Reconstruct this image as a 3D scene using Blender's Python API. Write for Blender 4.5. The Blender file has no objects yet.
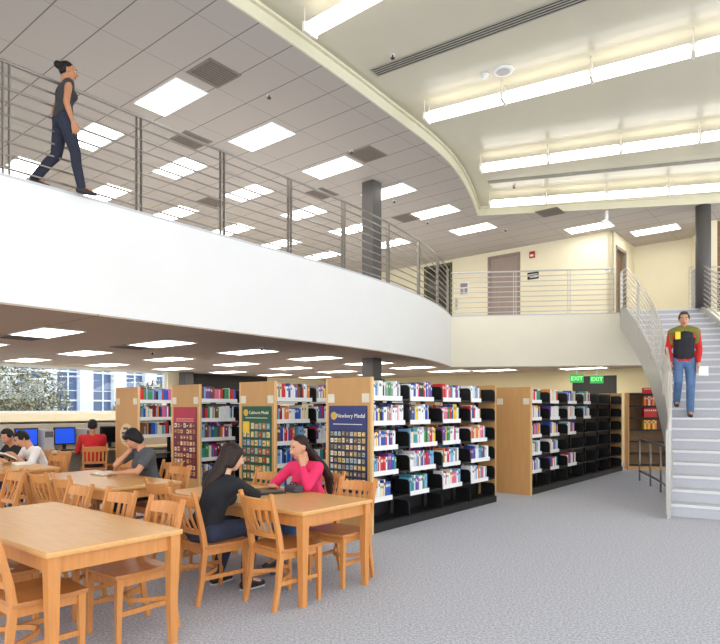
import bpy, bmesh, math, random
from mathutils import Vector, Matrix, Quaternion
random.seed(7)
R = math.radians
scene = bpy.context.scene
COL = scene.collection
V = Vector

# ------------------------------------------------------------------ frames
G = math.atan2(.775, .632)                 # the furniture grid is turned against the view
A1 = V((math.cos(G), math.sin(G), 0)); A2 = V((-math.sin(G), math.cos(G), 0))
def D(a, b, z=0.): return A1 * a + A2 * b + V((0, 0, z))
CEN = V((-13.8, 19., 0))                   # centre of the curved balcony, radial ceiling and stair
def PO(r, deg, z=0.): return CEN + V((r * math.cos(R(deg)), r * math.sin(R(deg)), z))
H1, H2, HT, HC = 2.68, 4.12, 6.70, 6.95     # lower ceiling, balcony edge, tile ceiling, plaster ceiling
def lerp_tab(tab, x):
    if x <= tab[0][0]: return tab[0][1]
    for (a, p), (b, q) in zip(tab, tab[1:]):
        if x <= b: return p + (q - p) * (x - a) / (b - a)
    return tab[-1][1]
BAL = [(-75, 18.2), (-65, 16.9), (-58, 16.2), (-52, 15.82), (-47, 15.58), (-43, 15.45), (-39.5, 15.42), (-35, 15.47), (-30, 15.62), (-24, 15.84), (-18.5, 16.08), (-13.3, 16.28), (-7.6, 16.5)]
CEI = [(-75, 18.6), (-60, 17.2), (-50, 16.75), (-42.6, 16.6), (-38, 16.53), (-32, 16.56), (-29, 16.64), (-24, 16.86), (-20, 16.97), (-14, 17.06), (-9.7, 17.2)]
def smooth_r(tab, d):
    return sum(lerp_tab(tab, d + k) for k in (-3, -2, -1, 0, 1, 2, 3)) / 7 if tab[0][0] + 3 < d < tab[-1][0] - 3 else lerp_tab(tab, d)
def balr(d): return smooth_r(BAL, d)
def ceir(d): return smooth_r(CEI, d)

# ------------------------------------------------------------------ materials
def srgb(c):
    return tuple(((x / 255) / 12.92 if x / 255 <= .04045 else ((x / 255 + .055) / 1.055) ** 2.4) for x in c) + (1,)
MATS = {}
def mat(name, rgb, rough=.6, metal=0., var=.06, scale=12., stretch=None, spec=.5, bump=0., coat=0.):
    if name in MATS: return MATS[name]
    m = bpy.data.materials.new(name); m.use_nodes = True; n = m.node_tree; b = n.nodes['Principled BSDF']
    b.inputs['Roughness'].default_value = rough; b.inputs['Metallic'].default_value = metal
    b.inputs['Specular IOR Level'].default_value = spec; b.inputs['Coat Weight'].default_value = coat
    tc = n.nodes.new('ShaderNodeTexCoord'); no = n.nodes.new('ShaderNodeTexNoise'); no.inputs['Scale'].default_value = scale
    no.inputs['Detail'].default_value = 4
    if stretch:
        mp = n.nodes.new('ShaderNodeMapping'); mp.inputs['Scale'].default_value = stretch
        n.links.new(tc.outputs['Object'], mp.inputs['Vector']); n.links.new(mp.outputs['Vector'], no.inputs['Vector'])
    else: n.links.new(tc.outputs['Object'], no.inputs['Vector'])
    r = n.nodes.new('ShaderNodeValToRGB'); c = srgb(rgb)
    r.color_ramp.elements[0].position = .3; r.color_ramp.elements[1].position = .7
    r.color_ramp.elements[0].color = tuple(x * (1 - var) for x in c[:3]) + (1,)
    r.color_ramp.elements[1].color = tuple(min(1, x * (1 + var)) for x in c[:3]) + (1,)
    n.links.new(no.outputs['Fac'], r.inputs['Fac']); n.links.new(r.outputs['Color'], b.inputs['Base Color'])
    if bump:
        bp = n.nodes.new('ShaderNodeBump'); bp.inputs['Strength'].default_value = bump; bp.inputs['Distance'].default_value = .01
        n.links.new(no.outputs['Fac'], bp.inputs['Height']); n.links.new(bp.outputs['Normal'], b.inputs['Normal'])
    MATS[name] = m; return m
def emit(name, rgb, s):
    if name in MATS: return MATS[name]
    m = bpy.data.materials.new(name); m.use_nodes = True; b = m.node_tree.nodes['Principled BSDF']
    b.inputs['Base Color'].default_value = srgb(rgb); b.inputs['Emission Color'].default_value = srgb(rgb); b.inputs['Emission Strength'].default_value = s
    MATS[name] = m; return m
def glassmat():
    m = bpy.data.materials.new('window_glass'); m.use_nodes = True; n = m.node_tree; n.nodes.clear()
    o = n.nodes.new('ShaderNodeOutputMaterial'); mx = n.nodes.new('ShaderNodeMixShader'); t = n.nodes.new('ShaderNodeBsdfTransparent'); g = n.nodes.new('ShaderNodeBsdfGlossy')
    t.inputs['Color'].default_value = (.93, .96, .97, 1); g.inputs['Roughness'].default_value = .02; mx.inputs[0].default_value = .05
    n.links.new(t.outputs[0], mx.inputs[1]); n.links.new(g.outputs[0], mx.inputs[2]); n.links.new(mx.outputs[0], o.inputs['Surface']); return m
def tilemat(name, rgb, line, sx, sy, ox, oy, rough=.8):
    """ceiling tiles on the furniture grid: thin joints every sx along A1 and sy along A2"""
    m = bpy.data.materials.new(name); m.use_nodes = True; n = m.node_tree; b = n.nodes['Principled BSDF']; b.inputs['Roughness'].default_value = rough
    b.inputs['Specular IOR Level'].default_value = .25
    tc = n.nodes.new('ShaderNodeTexCoord'); mp = n.nodes.new('ShaderNodeMapping'); mp.inputs['Rotation'].default_value = (0, 0, -G)
    n.links.new(tc.outputs['Object'], mp.inputs['Vector']); sp = n.nodes.new('ShaderNodeSeparateXYZ'); n.links.new(mp.outputs['Vector'], sp.inputs[0])
    def math_(op, a, bb):
        k = n.nodes.new('ShaderNodeMath'); k.operation = op
        for i, x in enumerate((a, bb)):
            if isinstance(x, (int, float)): k.inputs[i].default_value = x
            else: n.links.new(x, k.inputs[i])
        return k.outputs[0]
    def joint(o, s, off, w):
        f = math_('FRACT', math_('DIVIDE', math_('SUBTRACT', o, off), s), 0)
        return math_('LESS_THAN', math_('MULTIPLY', math_('MINIMUM', f, math_('SUBTRACT', 1., f)), s), w)
    j = math_('MAXIMUM', joint(sp.outputs['X'], sx, ox, .009), math_('MULTIPLY', joint(sp.outputs['Y'], sy, oy, .007), .55))
    no = n.nodes.new('ShaderNodeTexNoise'); no.inputs['Scale'].default_value = 60; n.links.new(tc.outputs['Object'], no.inputs['Vector'])
    c = srgb(rgb); r = n.nodes.new('ShaderNodeValToRGB'); r.color_ramp.elements[0].color = tuple(x * .95 for x in c[:3]) + (1,); r.color_ramp.elements[1].color = tuple(x * 1.05 for x in c[:3]) + (1,)
    n.links.new(no.outputs['Fac'], r.inputs['Fac'])
    mx = n.nodes.new('ShaderNodeMix'); mx.data_type = 'RGBA'; n.links.new(j, mx.inputs[0]); n.links.new(r.outputs['Color'], mx.inputs[6]); mx.inputs[7].default_value = srgb(line)
    n.links.new(mx.outputs[2], b.inputs['Base Color']); return m
def carpetmat():
    m = bpy.data.materials.new('speckled_carpet'); m.use_nodes = True; n = m.node_tree; b = n.nodes['Principled BSDF']; b.inputs['Roughness'].default_value = .95; b.inputs['Specular IOR Level'].default_value = .1
    tc = n.nodes.new('ShaderNodeTexCoord'); a = n.nodes.new('ShaderNodeTexNoise'); a.inputs['Scale'].default_value = 55; a.inputs['Detail'].default_value = 6; a.inputs['Roughness'].default_value = .75
    n.links.new(tc.outputs['Object'], a.inputs['Vector']); r = n.nodes.new('ShaderNodeValToRGB')
    e = r.color_ramp.elements; e[0].position = .36; e[0].color = srgb((144, 146, 156)); e[1].position = .64; e[1].color = srgb((216, 217, 229))
    n.links.new(a.outputs['Fac'], r.inputs['Fac']); n.links.new(r.outputs['Color'], b.inputs['Base Color']); return m

WOOD = mat('oak', (208, 140, 76), .4, var=.09, scale=3, stretch=(14, 14, 1.2))
WOODT = mat('table_oak', (220, 166, 102), .34, var=.07, scale=3, stretch=(10, 1.2, 10))
TAN = mat('tan_laminate', (198, 150, 94), .5, var=.05, scale=2, stretch=(8, 8, 1))
EDGE = mat('pale_oak_edge', (226, 186, 128), .45, var=.06)
BLACK = mat('black_steel', (20, 20, 22), .45, var=.1)
WHITE = mat('white_label', (240, 240, 240), .6, var=.02)
STEEL = mat('satin_steel', (158, 152, 146), .3, .85, .05)
STEELL = mat('bright_steel', (206, 202, 196), .34, .45, .04)
STEELP = mat('painted_steel', (196, 194, 192), .42, .15, .03)
CREAM = mat('cream_paint', (240, 231, 202), .75, var=.015, scale=2)
FASC = mat('white_plaster', (240, 240, 240), .8, var=.012, scale=1.5)
YEL = mat('plaster_ceiling', (212, 207, 188), .22, var=.02, scale=1.5, spec=.5)
TRIMM = mat('cove_trim', (226, 221, 196), .5, var=.02)
TILE_UP = tilemat('upper_ceiling_tile', (190, 182, 176), (126, 118, 112), .64, 1.28, 5.38, 7.91)
TILE_LO = tilemat('lower_ceiling_tile', (190, 172, 154), (140, 122, 104), 1.97, 2.80, 3.73, 8.82)
CARPET = carpetmat()
LAMP = emit('lamp_diffuser', (255, 251, 244), 7)
LAMPL = emit('lower_lamp_diffuser', (255, 248, 236), 8)
LENS = emit('linear_lens', (255, 253, 250), 2.2)
TUBE = emit('fluorescent_tube', (255, 250, 240), 3.5)
GREY = mat('grey_column_paint', (84, 81, 80), .5, var=.06, scale=3)
VENT = mat('vent_grey', (134, 124, 116), .7, var=.06)
DOORM = mat('taupe_door', (160, 142, 134), .55, var=.04, scale=2, stretch=(6, 6, 1))
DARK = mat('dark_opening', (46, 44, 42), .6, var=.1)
STAIR = mat('stair_grey', (196, 196, 204), .7, var=.05, scale=40)
NOSE = mat('stair_nosing', (228, 228, 232), .5, var=.02)
GLASS = glassmat()

# ------------------------------------------------------------------ mesh helpers
def finish(name, bm, ms, parent=None, smooth=False, bevel=0.):
    if bevel: bmesh.ops.bevel(bm, geom=list(bm.edges), offset=bevel, segments=2, profile=.7, affect='EDGES')
    bmesh.ops.recalc_face_normals(bm, faces=bm.faces[:])
    me = bpy.data.meshes.new(name); bm.to_mesh(me); bm.free()
    for m in (ms if isinstance(ms, (list, tuple)) else [ms]): me.materials.append(m)
    if smooth: me.polygons.foreach_set('use_smooth', [True] * len(me.polygons))
    o = bpy.data.objects.new(name, me); COL.objects.link(o)
    if parent: o.parent = parent
    return o
def NB(): return bmesh.new()
def box(bm, x0, x1, y0, y1, z0, z1, mi=0, M=None):
    vs = [bm.verts.new(V(p) if M is None else M @ V(p)) for p in ((x0, y0, z0), (x1, y0, z0), (x1, y1, z0), (x0, y1, z0), (x0, y0, z1), (x1, y0, z1), (x1, y1, z1), (x0, y1, z1))]
    for f in ((0, 3, 2, 1), (4, 5, 6, 7), (0, 1, 5, 4), (1, 2, 6, 5), (2, 3, 7, 6), (3, 0, 4, 7)):
        bm.faces.new([vs[i] for i in f]).material_index = mi
    return bm
def prism(bm, pts, z0, z1, mi=0):
    a = [bm.verts.new((p[0], p[1], z0)) for p in pts]; b = [bm.verts.new((p[0], p[1], z1)) for p in pts]; n = len(pts)
    for i in range(n): bm.faces.new((a[i], a[(i + 1) % n], b[(i + 1) % n], b[i])).material_index = mi
    for f in (bm.faces.new(a[::-1]), bm.faces.new(b)): f.material_index = mi
    return bm
def tube(bm, pts, r, n=8, mi=0, closed=False):
    pts = [V(p) for p in pts]; rings = []; m = len(pts); rr = r if isinstance(r, (list, tuple)) else [r] * m
    for i, p in enumerate(pts):
        t = (pts[min(i + 1, m - 1)] - pts[max(i - 1, 0)]).normalized()
        a = t.cross(V((0, 0, 1)));  a = a.normalized() if a.length > 1e-3 else V((1, 0, 0)); b = t.cross(a)
        rings.append([bm.verts.new(p + (a * math.cos(6.28319 * k / n) + b * math.sin(6.28319 * k / n)) * rr[i]) for k in range(n)])
    for q, s in zip(rings, rings[1:]):
        for k in range(n):
            f = bm.faces.new((q[k], q[(k + 1) % n], s[(k + 1) % n], s[k])); f.smooth = True; f.material_index = mi
    bm.faces.new(rings[0][::-1]).material_index = mi; bm.faces.new(rings[-1]).material_index = mi
    return bm
def sweep(bm, pts, ws, side, mi=0):
    """rectangular bar: ws = list of (width along side, depth)"""
    pts = [V(p) for p in pts]; m = len(pts); rings = []
    for i, p in enumerate(pts):
        t = (pts[min(i + 1, m - 1)] - pts[max(i - 1, 0)]).normalized()
        s = side[i] if isinstance(side, list) else side
        s = (s - t * s.dot(t)).normalized(); u = t.cross(s); w, d = ws[i] if isinstance(ws, list) else ws
        rings.append([bm.verts.new(p + s * (x * w / 2) + u * (y * d / 2)) for x, y in ((-1, -1), (1, -1), (1, 1), (-1, 1))])
    for q, s in zip(rings, rings[1:]):
        for k in range(4): bm.faces.new((q[k], q[(k + 1) % 4], s[(k + 1) % 4], s[k])).material_index = mi
    bm.faces.new(rings[0][::-1]).material_index = mi; bm.faces.new(rings[-1]).material_index = mi
    return bm
def ball(bm, c, r, M=None, seg=10, mi=0):
    k = Matrix.Translation(V(c)) @ (M or Matrix()) @ Matrix.Diagonal((*((r, r, r) if isinstance(r, (int, float)) else r), 1))
    g = bmesh.ops.create_uvsphere(bm, u_segments=seg, v_segments=max(6, seg * 2 // 3), radius=1, matrix=k)
    for v in g['verts']:
        for f in v.link_faces: f.material_index = mi; f.smooth = True
def thing(name, label, cat, loc=(0, 0, 0), rz=0., group=None):
    o = bpy.data.objects.new(name, None); o.empty_display_size = .1; COL.objects.link(o); o.location = loc; o.rotation_euler = (0, 0, rz)
    return tag(o, label, cat, group)
def tag(o, label, cat, group=None):
    o['label'] = label; o['category'] = cat
    if group: o['group'] = group
    return o
def struct(o, label=None):
    o['kind'] = 'structure'
    if label: o['label'] = label
    return o
def copy_tree(o, parent=None):
    c = o.copy(); COL.objects.link(c)
    if parent: c.parent = parent
    for ch in list(o.children): copy_tree(ch, c)
    return c
def text_bm(bm, s, size, M, mi=0, depth=.002):
    cu = bpy.data.curves.new('lettering', 'FONT'); cu.body = s; cu.size = size; cu.extrude = depth; cu.align_x = 'CENTER'; cu.align_y = 'CENTER'; cu.resolution_u = 3
    o = bpy.data.objects.new('lettering', cu); COL.objects.link(o)
    dg = bpy.context.evaluated_depsgraph_get(); me = bpy.data.meshes.new_from_object(o.evaluated_get(dg))
    n0 = len(bm.verts); f0 = len(bm.faces); bm.from_mesh(me); bm.verts.ensure_lookup_table(); bm.faces.ensure_lookup_table()
    for v in bm.verts[n0:]: v.co = M @ v.co
    for f in bm.faces[f0:]: f.material_index = mi
    bpy.data.objects.remove(o); bpy.data.curves.remove(cu); bpy.data.meshes.remove(me)
ORD = 'first second third fourth fifth sixth seventh eighth ninth tenth eleventh twelfth thirteenth fourteenth fifteenth sixteenth seventeenth eighteenth nineteenth twentieth'.split()
ORD += ['twenty-' + x for x in ORD[:9]] + ['thirtieth'] + ['thirty-' + x for x in ORD[:9]]

# ------------------------------------------------------------------ shell
bm = NB(); prism(bm, [(-22, -5), (14, -5), (14, 27), (-22, 27)], -.2, 0); struct(finish('floor', bm, CARPET))
arc = [PO(balr(d), d) for d in [x * .8 - 74 for x in range(84)] + [-7.6]]
WALLB = 18.1; WINW = 16.6
back = [PO(27, -7.6), D(20.7, -1), D(20.7, 16.85), D(-9, 16.85)]
bm = NB(); prism(bm, arc + back, H1, H1 + .02); struct(finish('ceiling_lower', bm, TILE_LO))
bm = NB(); prism(bm, arc + back, H1 + .021, H2 - .02); bm.faces.ensure_lookup_table(); bm.faces[len(arc) - 1].material_index = 1; struct(finish('balcony_floor', bm, [FASC, mat('lamp_warmed_white', (247, 241, 222), .75, var=.012, scale=2)]), 'white curved balcony edge and upper floor slab')  # straight fascia face: warm lamp light put into the colour as pale cream
# thin ledge on the slab edge
bm = NB(); out = arc + [PO(21, -7.6)]
inn = [PO(balr(d) - .14, d) for d in [x * .8 - 74 for x in range(84)]] + [PO(16.36, -6.9), PO(21, -6.9)]
n = len(out); m_ = min(len(out), len(inn))
for i in range(m_ - 1):
    prism(bm, [out[i], out[i + 1], inn[i + 1], inn[i]], H2 - .02, H2 + .012)
struct(finish('trim_1', bm, mat('ledge_grey', (206, 208, 214), .6)), 'thin grey ledge along the balcony edge')
# upper tile ceiling and the raised plaster ceiling with its step
carc = [PO(ceir(d), d) for d in [x * .8 - 74 for x in range(80)] + [-9.7]]
bm = NB(); prism(bm, carc + [PO(30, -9.7), D(20.7, -3), D(20.7, 16.85), D(-9, 16.85)], HT, HT + .02); struct(finish('ceiling_upper', bm, TILE_UP))
bm = NB(); prism(bm, [p for p in carc[::-1]] + [D(-9, 16.85), V((-18, -5, 0)), V((17, -5, 0)), PO(30, -9.7)], HC, HC + .1); struct(finish('ceiling_plaster', bm, YEL))
bm = NB(); rim = carc + [PO(30, -9.7)]
for dz0, dz1, off in ((0., .17, 0.), (.17, .205, .055), (.205, .25, .015)):
    o2 = [p + ((p - CEN).normalized() * off if i < len(carc) else V((0, 0, 0))) for i, p in enumerate(rim)]
    o2 = [p + ((p - CEN).normalized() * .03 if i < len(carc) else V((0, 0, 0))) for i, p in enumerate(o2)]; o2[-2] = PO(17.23 + off, -9.8 - off * 3.3); o2[-1] = PO(30, -9.76 - off * 1.9)
    bk = list(rim)
    for i in range(len(o2) - 1): prism(bm, [o2[i], o2[i + 1], bk[i + 1], bk[i]], HT + dz0, HT + dz1)
struct(finish('trim_2', bm, TRIMM), 'curved cream step between tile and plaster ceilings')

def wall(name, p, q, z0, z1, m, th=.15, holes=(), inward=1):
    """vertical slab from p to q; holes = (s0,s1,z0,z1) in metres along it"""
    p, q = V(p), V(q); d = (q - p); L = d.length; d.normalize(); nrm = V((-d.y, d.x, 0)) * inward; M = Matrix((( d.x, nrm.x, 0, p.x), (d.y, nrm.y, 0, p.y), (0, 0, 1, 0), (0, 0, 0, 1)))
    bm = NB(); cur = 0.
    for (a, b, c, e) in sorted(holes):
        if a > cur: box(bm, cur, a, 0, th, z0, z1, M=M)
        if c > z0: box(bm, a, b, 0, th, z0, c, M=M)
        if e < z1: box(bm, a, b, 0, th, e, z1, M=M)
        cur = b
    if cur < L: box(bm, cur, L, 0, th, z0, z1, M=M)
    return struct(finish(name, bm, m)), M
# upper back wall with taupe door, then the recess beside the stairs
d2c = 5.32
UW, MU = wall('wall_back_upper', D(WALLB, d2c), D(WALLB, 21), H2 - .02, HT, CREAM, inward=-1, holes=[(2.86, 3.94, H2 - .02, H2 + 2.4), (5.35, 6.45, H2 - .02, H2 + 2.45)])
wall('wall_recess_left', D(WALLB, d2c), D(20.4, d2c), H2 - .02, HT, CREAM, inward=1, holes=[(.35, 1.35, H2 - .02, H2 + 2.2)])
wall('wall_recess_back', D(20.4, d2c), D(20.4, 3.7), H2 - .02, HT, CREAM, inward=1)
wall('wall_recess_right', D(20.4, 3.7), V((9.66, 16.5, 0)), H2 - .02, HT, CREAM, inward=1)
wall('wall_right', V((9.75, 16.6, 0)), V((14, 15.4, 0)), H2 - .02, HT, mat('brown_slats', (134, 96, 62), .6, var=.5, scale=3, stretch=(.3, .3, 9)), inward=1)
wall('wall_back_lower', D(WALLB, -6), D(WALLB, WINW), 0, H1, mat('beige_paint', (226, 210, 166), .75, var=.015, scale=2), inward=-1, holes=[(11.2, 12.5, 0, 2.5)])
WW, MW = wall('wall_left', D(-6, WINW), D(WALLB + .2, WINW), 0, H1, CREAM, .3, holes=[(0.5, 16.8, 1.41, H1 - .01)])
wall('wall_left_upper', D(-6, WINW), D(WALLB + .2, WINW), H2 - .02, HT, CREAM, .3)
bm = NB(); box(bm, 0, 16.9, -.55, 0, 1.2, 1.4, M=MW); box(bm, 0, 16.9, -.5, 0, 0, 1.14, 1, M=MW); struct(finish('trim_3', bm, [mat('sill_cream', (244, 232, 200), .5, var=.01), mat('under_sill_beige', (206, 198, 184), .7)]), 'deep cream window ledge')
# window: frame and panes
w = struct(bpy.data.objects.new('window_1', None), 'long window band above the computer desk'); COL.objects.link(w); w.matrix_world = MW
bm = NB(); box(bm, .5, 16.8, .1, .18, 1.41, 1.47); box(bm, .5, 16.8, .1, .18, H1 - .06, H1 - .01)
for x in (.5, 16.75): box(bm, x, x + .05, .1, .18, 1.47, H1 - .06)
finish('window_frame', bm, mat('window_frame_white', (230, 232, 236), .5), w)
bm = NB(); box(bm, .55, 16.75, .135, .141, 1.47, H1 - .06); finish('window_pane', bm, GLASS, w)
# doors
def door(name, M, s0, s1, z0, z1, m, frame, knob=None, depth=(.03, .08)):
    r = bpy.data.objects.new(name, None); COL.objects.link(r); r.matrix_world = M; struct(r)
    bm = NB(); box(bm, s0 + .06, s1 - .06, *depth, z0, z1 - .06); finish('door_leaf', bm, m, r)
    bm = NB(); box(bm, s0 - .03, s0 + .06, -.015, .1, z0, z1); box(bm, s1 - .06, s1 + .03, -.015, .1, z0, z1); box(bm, s0 - .03, s1 + .03, -.015, .1, z1 - .06, z1 + .03); finish('door_frame', bm, frame, r)
    if knob is not None:
        bm = NB(); tube(bm, [(knob, depth[0], z0 + 1.0), (knob, depth[0] - .06, z0 + 1.0), (knob + .12, depth[0] - .06, z0 + 1.)], .012); box(bm, knob - .03, knob + .03, depth[0] - .012, depth[0], z0 + .9, z0 + 1.12); finish('door_handle', bm, STEEL, r)
    return r
ds = door('door_1', MU, 2.86, 3.94, H2 - .02, H2 + 2.4, DOORM, mat('taupe_frame', (150, 132, 124), .5), 2.99); ds['label'] = 'taupe upstairs door in the cream back wall'
ds = door('door_2', MU, 5.35, 6.45, H2 - .02, H2 + 2.45, mat('dark_green_glass', (52, 56, 40), .2), mat('olive_frame', (92, 92, 62), .5), None); ds['label'] = 'dark olive framed doorway behind the curved rail'
M2 = Matrix(((A1.x, A2.x, 0, D(WALLB, d2c).x), (A1.y, A2.y, 0, D(WALLB, d2c).y), (0, 0, 1, 0), (0, 0, 0, 1)))
ds = door('door_3', M2, .35, 1.35, H2 - .02, H2 + 2.2, mat('brown_door', (120, 92, 60), .5), mat('grey_frame', (146, 136, 128), .5), .5, (.09, .13)); ds['label'] = 'half hidden door in the side of the recess by the stair top'
# dark louvred panel at the left end of the lower back area, and back exit doorway
bm = NB(); box(bm, 17.75, 20.9, -.06, 0, 0, H1, M=MW)
for k in range(14): box(bm, 17.8, 20.85, -.1, -.06, 1.2 + k * .1, 1.25 + k * .1, M=MW)
struct(finish('door_4', bm, DARK), 'dark louvred panel at the end of the window wall')
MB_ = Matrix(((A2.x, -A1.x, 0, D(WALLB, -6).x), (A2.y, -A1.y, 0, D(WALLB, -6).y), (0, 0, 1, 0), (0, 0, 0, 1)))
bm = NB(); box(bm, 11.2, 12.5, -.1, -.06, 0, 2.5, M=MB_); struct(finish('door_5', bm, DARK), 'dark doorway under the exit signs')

# columns
def column(x, y, z0, z1, name, lab, rnd=0.):
    bm = NB()
    if rnd: tube(bm, [(x, y, z0), (x, y, z1)], rnd, 24)
    else: box(bm, -.16, .16, -.16, .16, z0, z1, M=Matrix.Translation((x, y, 0)) @ Matrix.Rotation(G, 4, 'Z'))
    return struct(finish(name, bm, GREY, bevel=0 if rnd else .01), lab)
column(.27, 13.75, 0, H1, 'column', 'dark square column under the balcony')
column(.27, 13.75, H2 - .02, HT, 'column', 'grey square column on the upper floor')
column(8.75, 15.3, H2 - .02, HT, 'column', 'round dark column at the top of the stairs', .175)
column(D(11.2, 16.2).x, D(11.2, 16.2).y, 0, H1, 'column', 'grey square column beside the window end')

# ------------------------------------------------------------------ ceiling fittings
def ceiling_light(name, p, z, lens, label, group, lamp):
    t = thing(name, label, 'ceiling light', (p.x, p.y, z), G, group)
    bm = NB(); a, b = .31, .625
    for q in ((-a, a, -b, -b + .025), (-a, a, b - .025, b), (-a, -a + .025, -b + .025, b - .025), (a - .025, a, -b + .025, b - .025)): box(bm, *q, -.014, 0)
    if lens:
        for y in (-.21, .21): box(bm, -a + .025, a - .025, y - .012, y + .012, -.012, -.005)
    finish('frame', bm, WHITE, t); bm = NB(); box(bm, -a + .02, a - .02, -b + .02, b - .02, -.009, -.003); finish('diffuser', bm, lamp, t)
rows = [('nearest the curved edge', 8.76, -.075, 0, [5.74 + 1.935 * k for k in range(6)]), ('in the middle', 11.15, 0., 1, [5.65 + 1.9 * k for k in range(6)]), ('farthest back', 13.78, 0., 1, [5.4 + 1.9 * k for k in range(6)])]
for nm, b, db, ln, xs in rows:
    for k, a in enumerate(xs):
        ceiling_light('ceiling_light', D(a, b + db * k), HT, ln, f'upper ceiling light, {ORD[k]} from the left in the row {nm}', 'upper ceiling light panels', LAMP)
ceiling_light('ceiling_light', D(17.4, 5.75), HT, 0, 'white light panel above the straight upstairs railing near the recess', 'upper ceiling light panels', LAMP)
ceiling_light('ceiling_light', D(18.85, 4.35), HT, 0, 'white light panel in front of the recess by the stair top', 'upper ceiling light panels', LAMP)
for nm, b, a0, k1 in (('closest to the bookcases', 9.45, 4.05, 7), ('between bookcases and window', 12.25, 4.05, 7), ('along the window', 15.05, 6.02, 6)):
    for k in range(k1):
        ceiling_light('ceiling_light', D(a0 + 1.97 * k, b), H1, 0, f'light panel under the balcony, {ORD[k]} from the left in the row {nm}', 'light panels under the balcony', LAMPL)
ceiling_light('ceiling_light', D(17.2, 5.85), H1, 0, 'light panel under the balcony above the exit signs', 'light panels under the balcony', LAMPL)
ceiling_light('ceiling_light', D(16.4, 8.2), H1, 0, 'light panel under the balcony corner, left of the exit signs', 'light panels under the balcony', LAMPL)
def vent(p, z, label, sx=.3, sy=.3):
    t = thing('air_vent', label, 'air vent', (p.x, p.y, z), G, 'square ceiling air grilles')
    bm = NB(); box(bm, -sx, sx, -sy, sy, -.012, 0); finish('frame', bm, VENT, t)
    bm = NB()
    for k in range(9): box(bm, -sx + .04, sx - .04, -sy + .05 + k * (2 * sy - .1) / 9, -sy + .07 + k * (2 * sy - .1) / 9, -.018, -.012)
    finish('grille', bm, mat('vent_slat', (112, 102, 94), .7), t)
for a, b, lab in ((5.75, 7.6, 'grey air grille right of the largest light panel over the balcony'), (9.55, 7.6, 'grey air grille beside the light panel left of the square column'), (6.9, 9.85, 'grey air grille between the first two light rows over the balcony'), (10.6, 9.85, 'grey air grille just left of the square upstairs column'), (13.4, 9.3, 'grey air grille left of the light by the curved ceiling corner'), (15.4, 6.1, 'grey air grille over the straight upstairs railing'), (9.3, 12.4, 'grey air grille low behind the middle of the curved railing')):
    vent(D(a, b), HT, lab)
vent(D(4.05, 10.4), H1, 'air grille left of the nearest light under the balcony'); vent(D(6.02, 10.4), H1, 'air grille left of the second light under the balcony')
# sprinklers
def sprinkler(p, z, label):
    t = thing('sprinkler', label, 'sprinkler', (p.x, p.y, z - .001), 0, 'ceiling sprinklers')
    bm = NB(); tube(bm, [(0, 0, 0), (0, 0, -.006)], .045, 14); finish('escutcheon', bm, WHITE, t)
    bm = NB(); tube(bm, [(0, 0, -.006), (0, 0, -.05)], .012); tube(bm, [(0, 0, -.05), (0, 0, -.056)], .035, 12); finish('head', bm, mat('brass_dark', (70, 58, 44), .4, .6), t)
def cpt(u, v, z): y = 600 * (z - 1.52) / (409 - v); return V(((u - 360) / 600 * y, y, 0))
for (x, y, z, lab) in ((-1.5, 9.9, HT, 'sprinkler over the balcony near the largest light panel'), (-.17, 12.05, HT, 'sprinkler above the light left of the square column'), (.85, 14.9, HT, 'sprinkler right of the square column over the balcony'), (1.87, 16.6, HT, 'sprinkler beside the light near the rail corner'), (2.0, 10.6, HC, 'sprinkler on the plaster ceiling between the second and third light rows'), (3.75, 14.6, HC, 'sprinkler on the plaster ceiling near the far slot'), (6.1, 9.65, HC, 'sprinkler on the plaster ceiling beside the second light row'), (.5, 9.2, HC, 'sprinkler at the left end of the long air slot'), (4.2, 17.3, HT, 'sprinkler above the upstairs door')):
    sprinkler(V((x, y, 0)), z, lab)
for p, lab in ((V((-4.9, 8.9, 0)), 'sprinkler under the balcony above the nearest light'), (D(6.8, 11), 'sprinkler under the balcony between two light panels'), (D(7.6, 8.6), 'sprinkler under the balcony over the red-poster bookcase')): sprinkler(p, H1, lab)
# round speaker and smoke detector
t = thing('ceiling_speaker', 'round white speaker in the plaster ceiling', 'speaker', (2.3, 9.63, HC))
bm = NB(); tube(bm, [(0, 0, 0), (0, 0, -.02)], [.17, .155], 28); finish('rim', bm, WHITE, t); bm = NB(); tube(bm, [(0, 0, -.02), (0, 0, -.024)], .11, 24); finish('grille', bm, mat('speaker_grille', (190, 190, 188), .6), t)
t = thing('smoke_detector', 'small white smoke detector beside the round ceiling speaker', 'smoke detector', (2.02, 9.75, HC)); bm = NB(); tube(bm, [(0, 0, 0), (0, 0, -.03)], .07, 20); finish('base', bm, WHITE, t); bm = NB(); tube(bm, [(0, 0, -.03), (0, 0, -.055)], [.055, .04], 20); finish('cap', bm, WHITE, t)
t = thing('security_camera', 'white dome camera hanging above the stair landing', 'camera', (6.45, 15.7, HT)); bm = NB(); tube(bm, [(0, 0, 0), (0, 0, -.3)], .045, 14); finish('stem', bm, WHITE, t); bm = NB(); tube(bm, [(-.12, 0, -.3), (.02, 0, -.25)], [.05, .06], 14); finish('lens_body', bm, WHITE, t)
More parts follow.
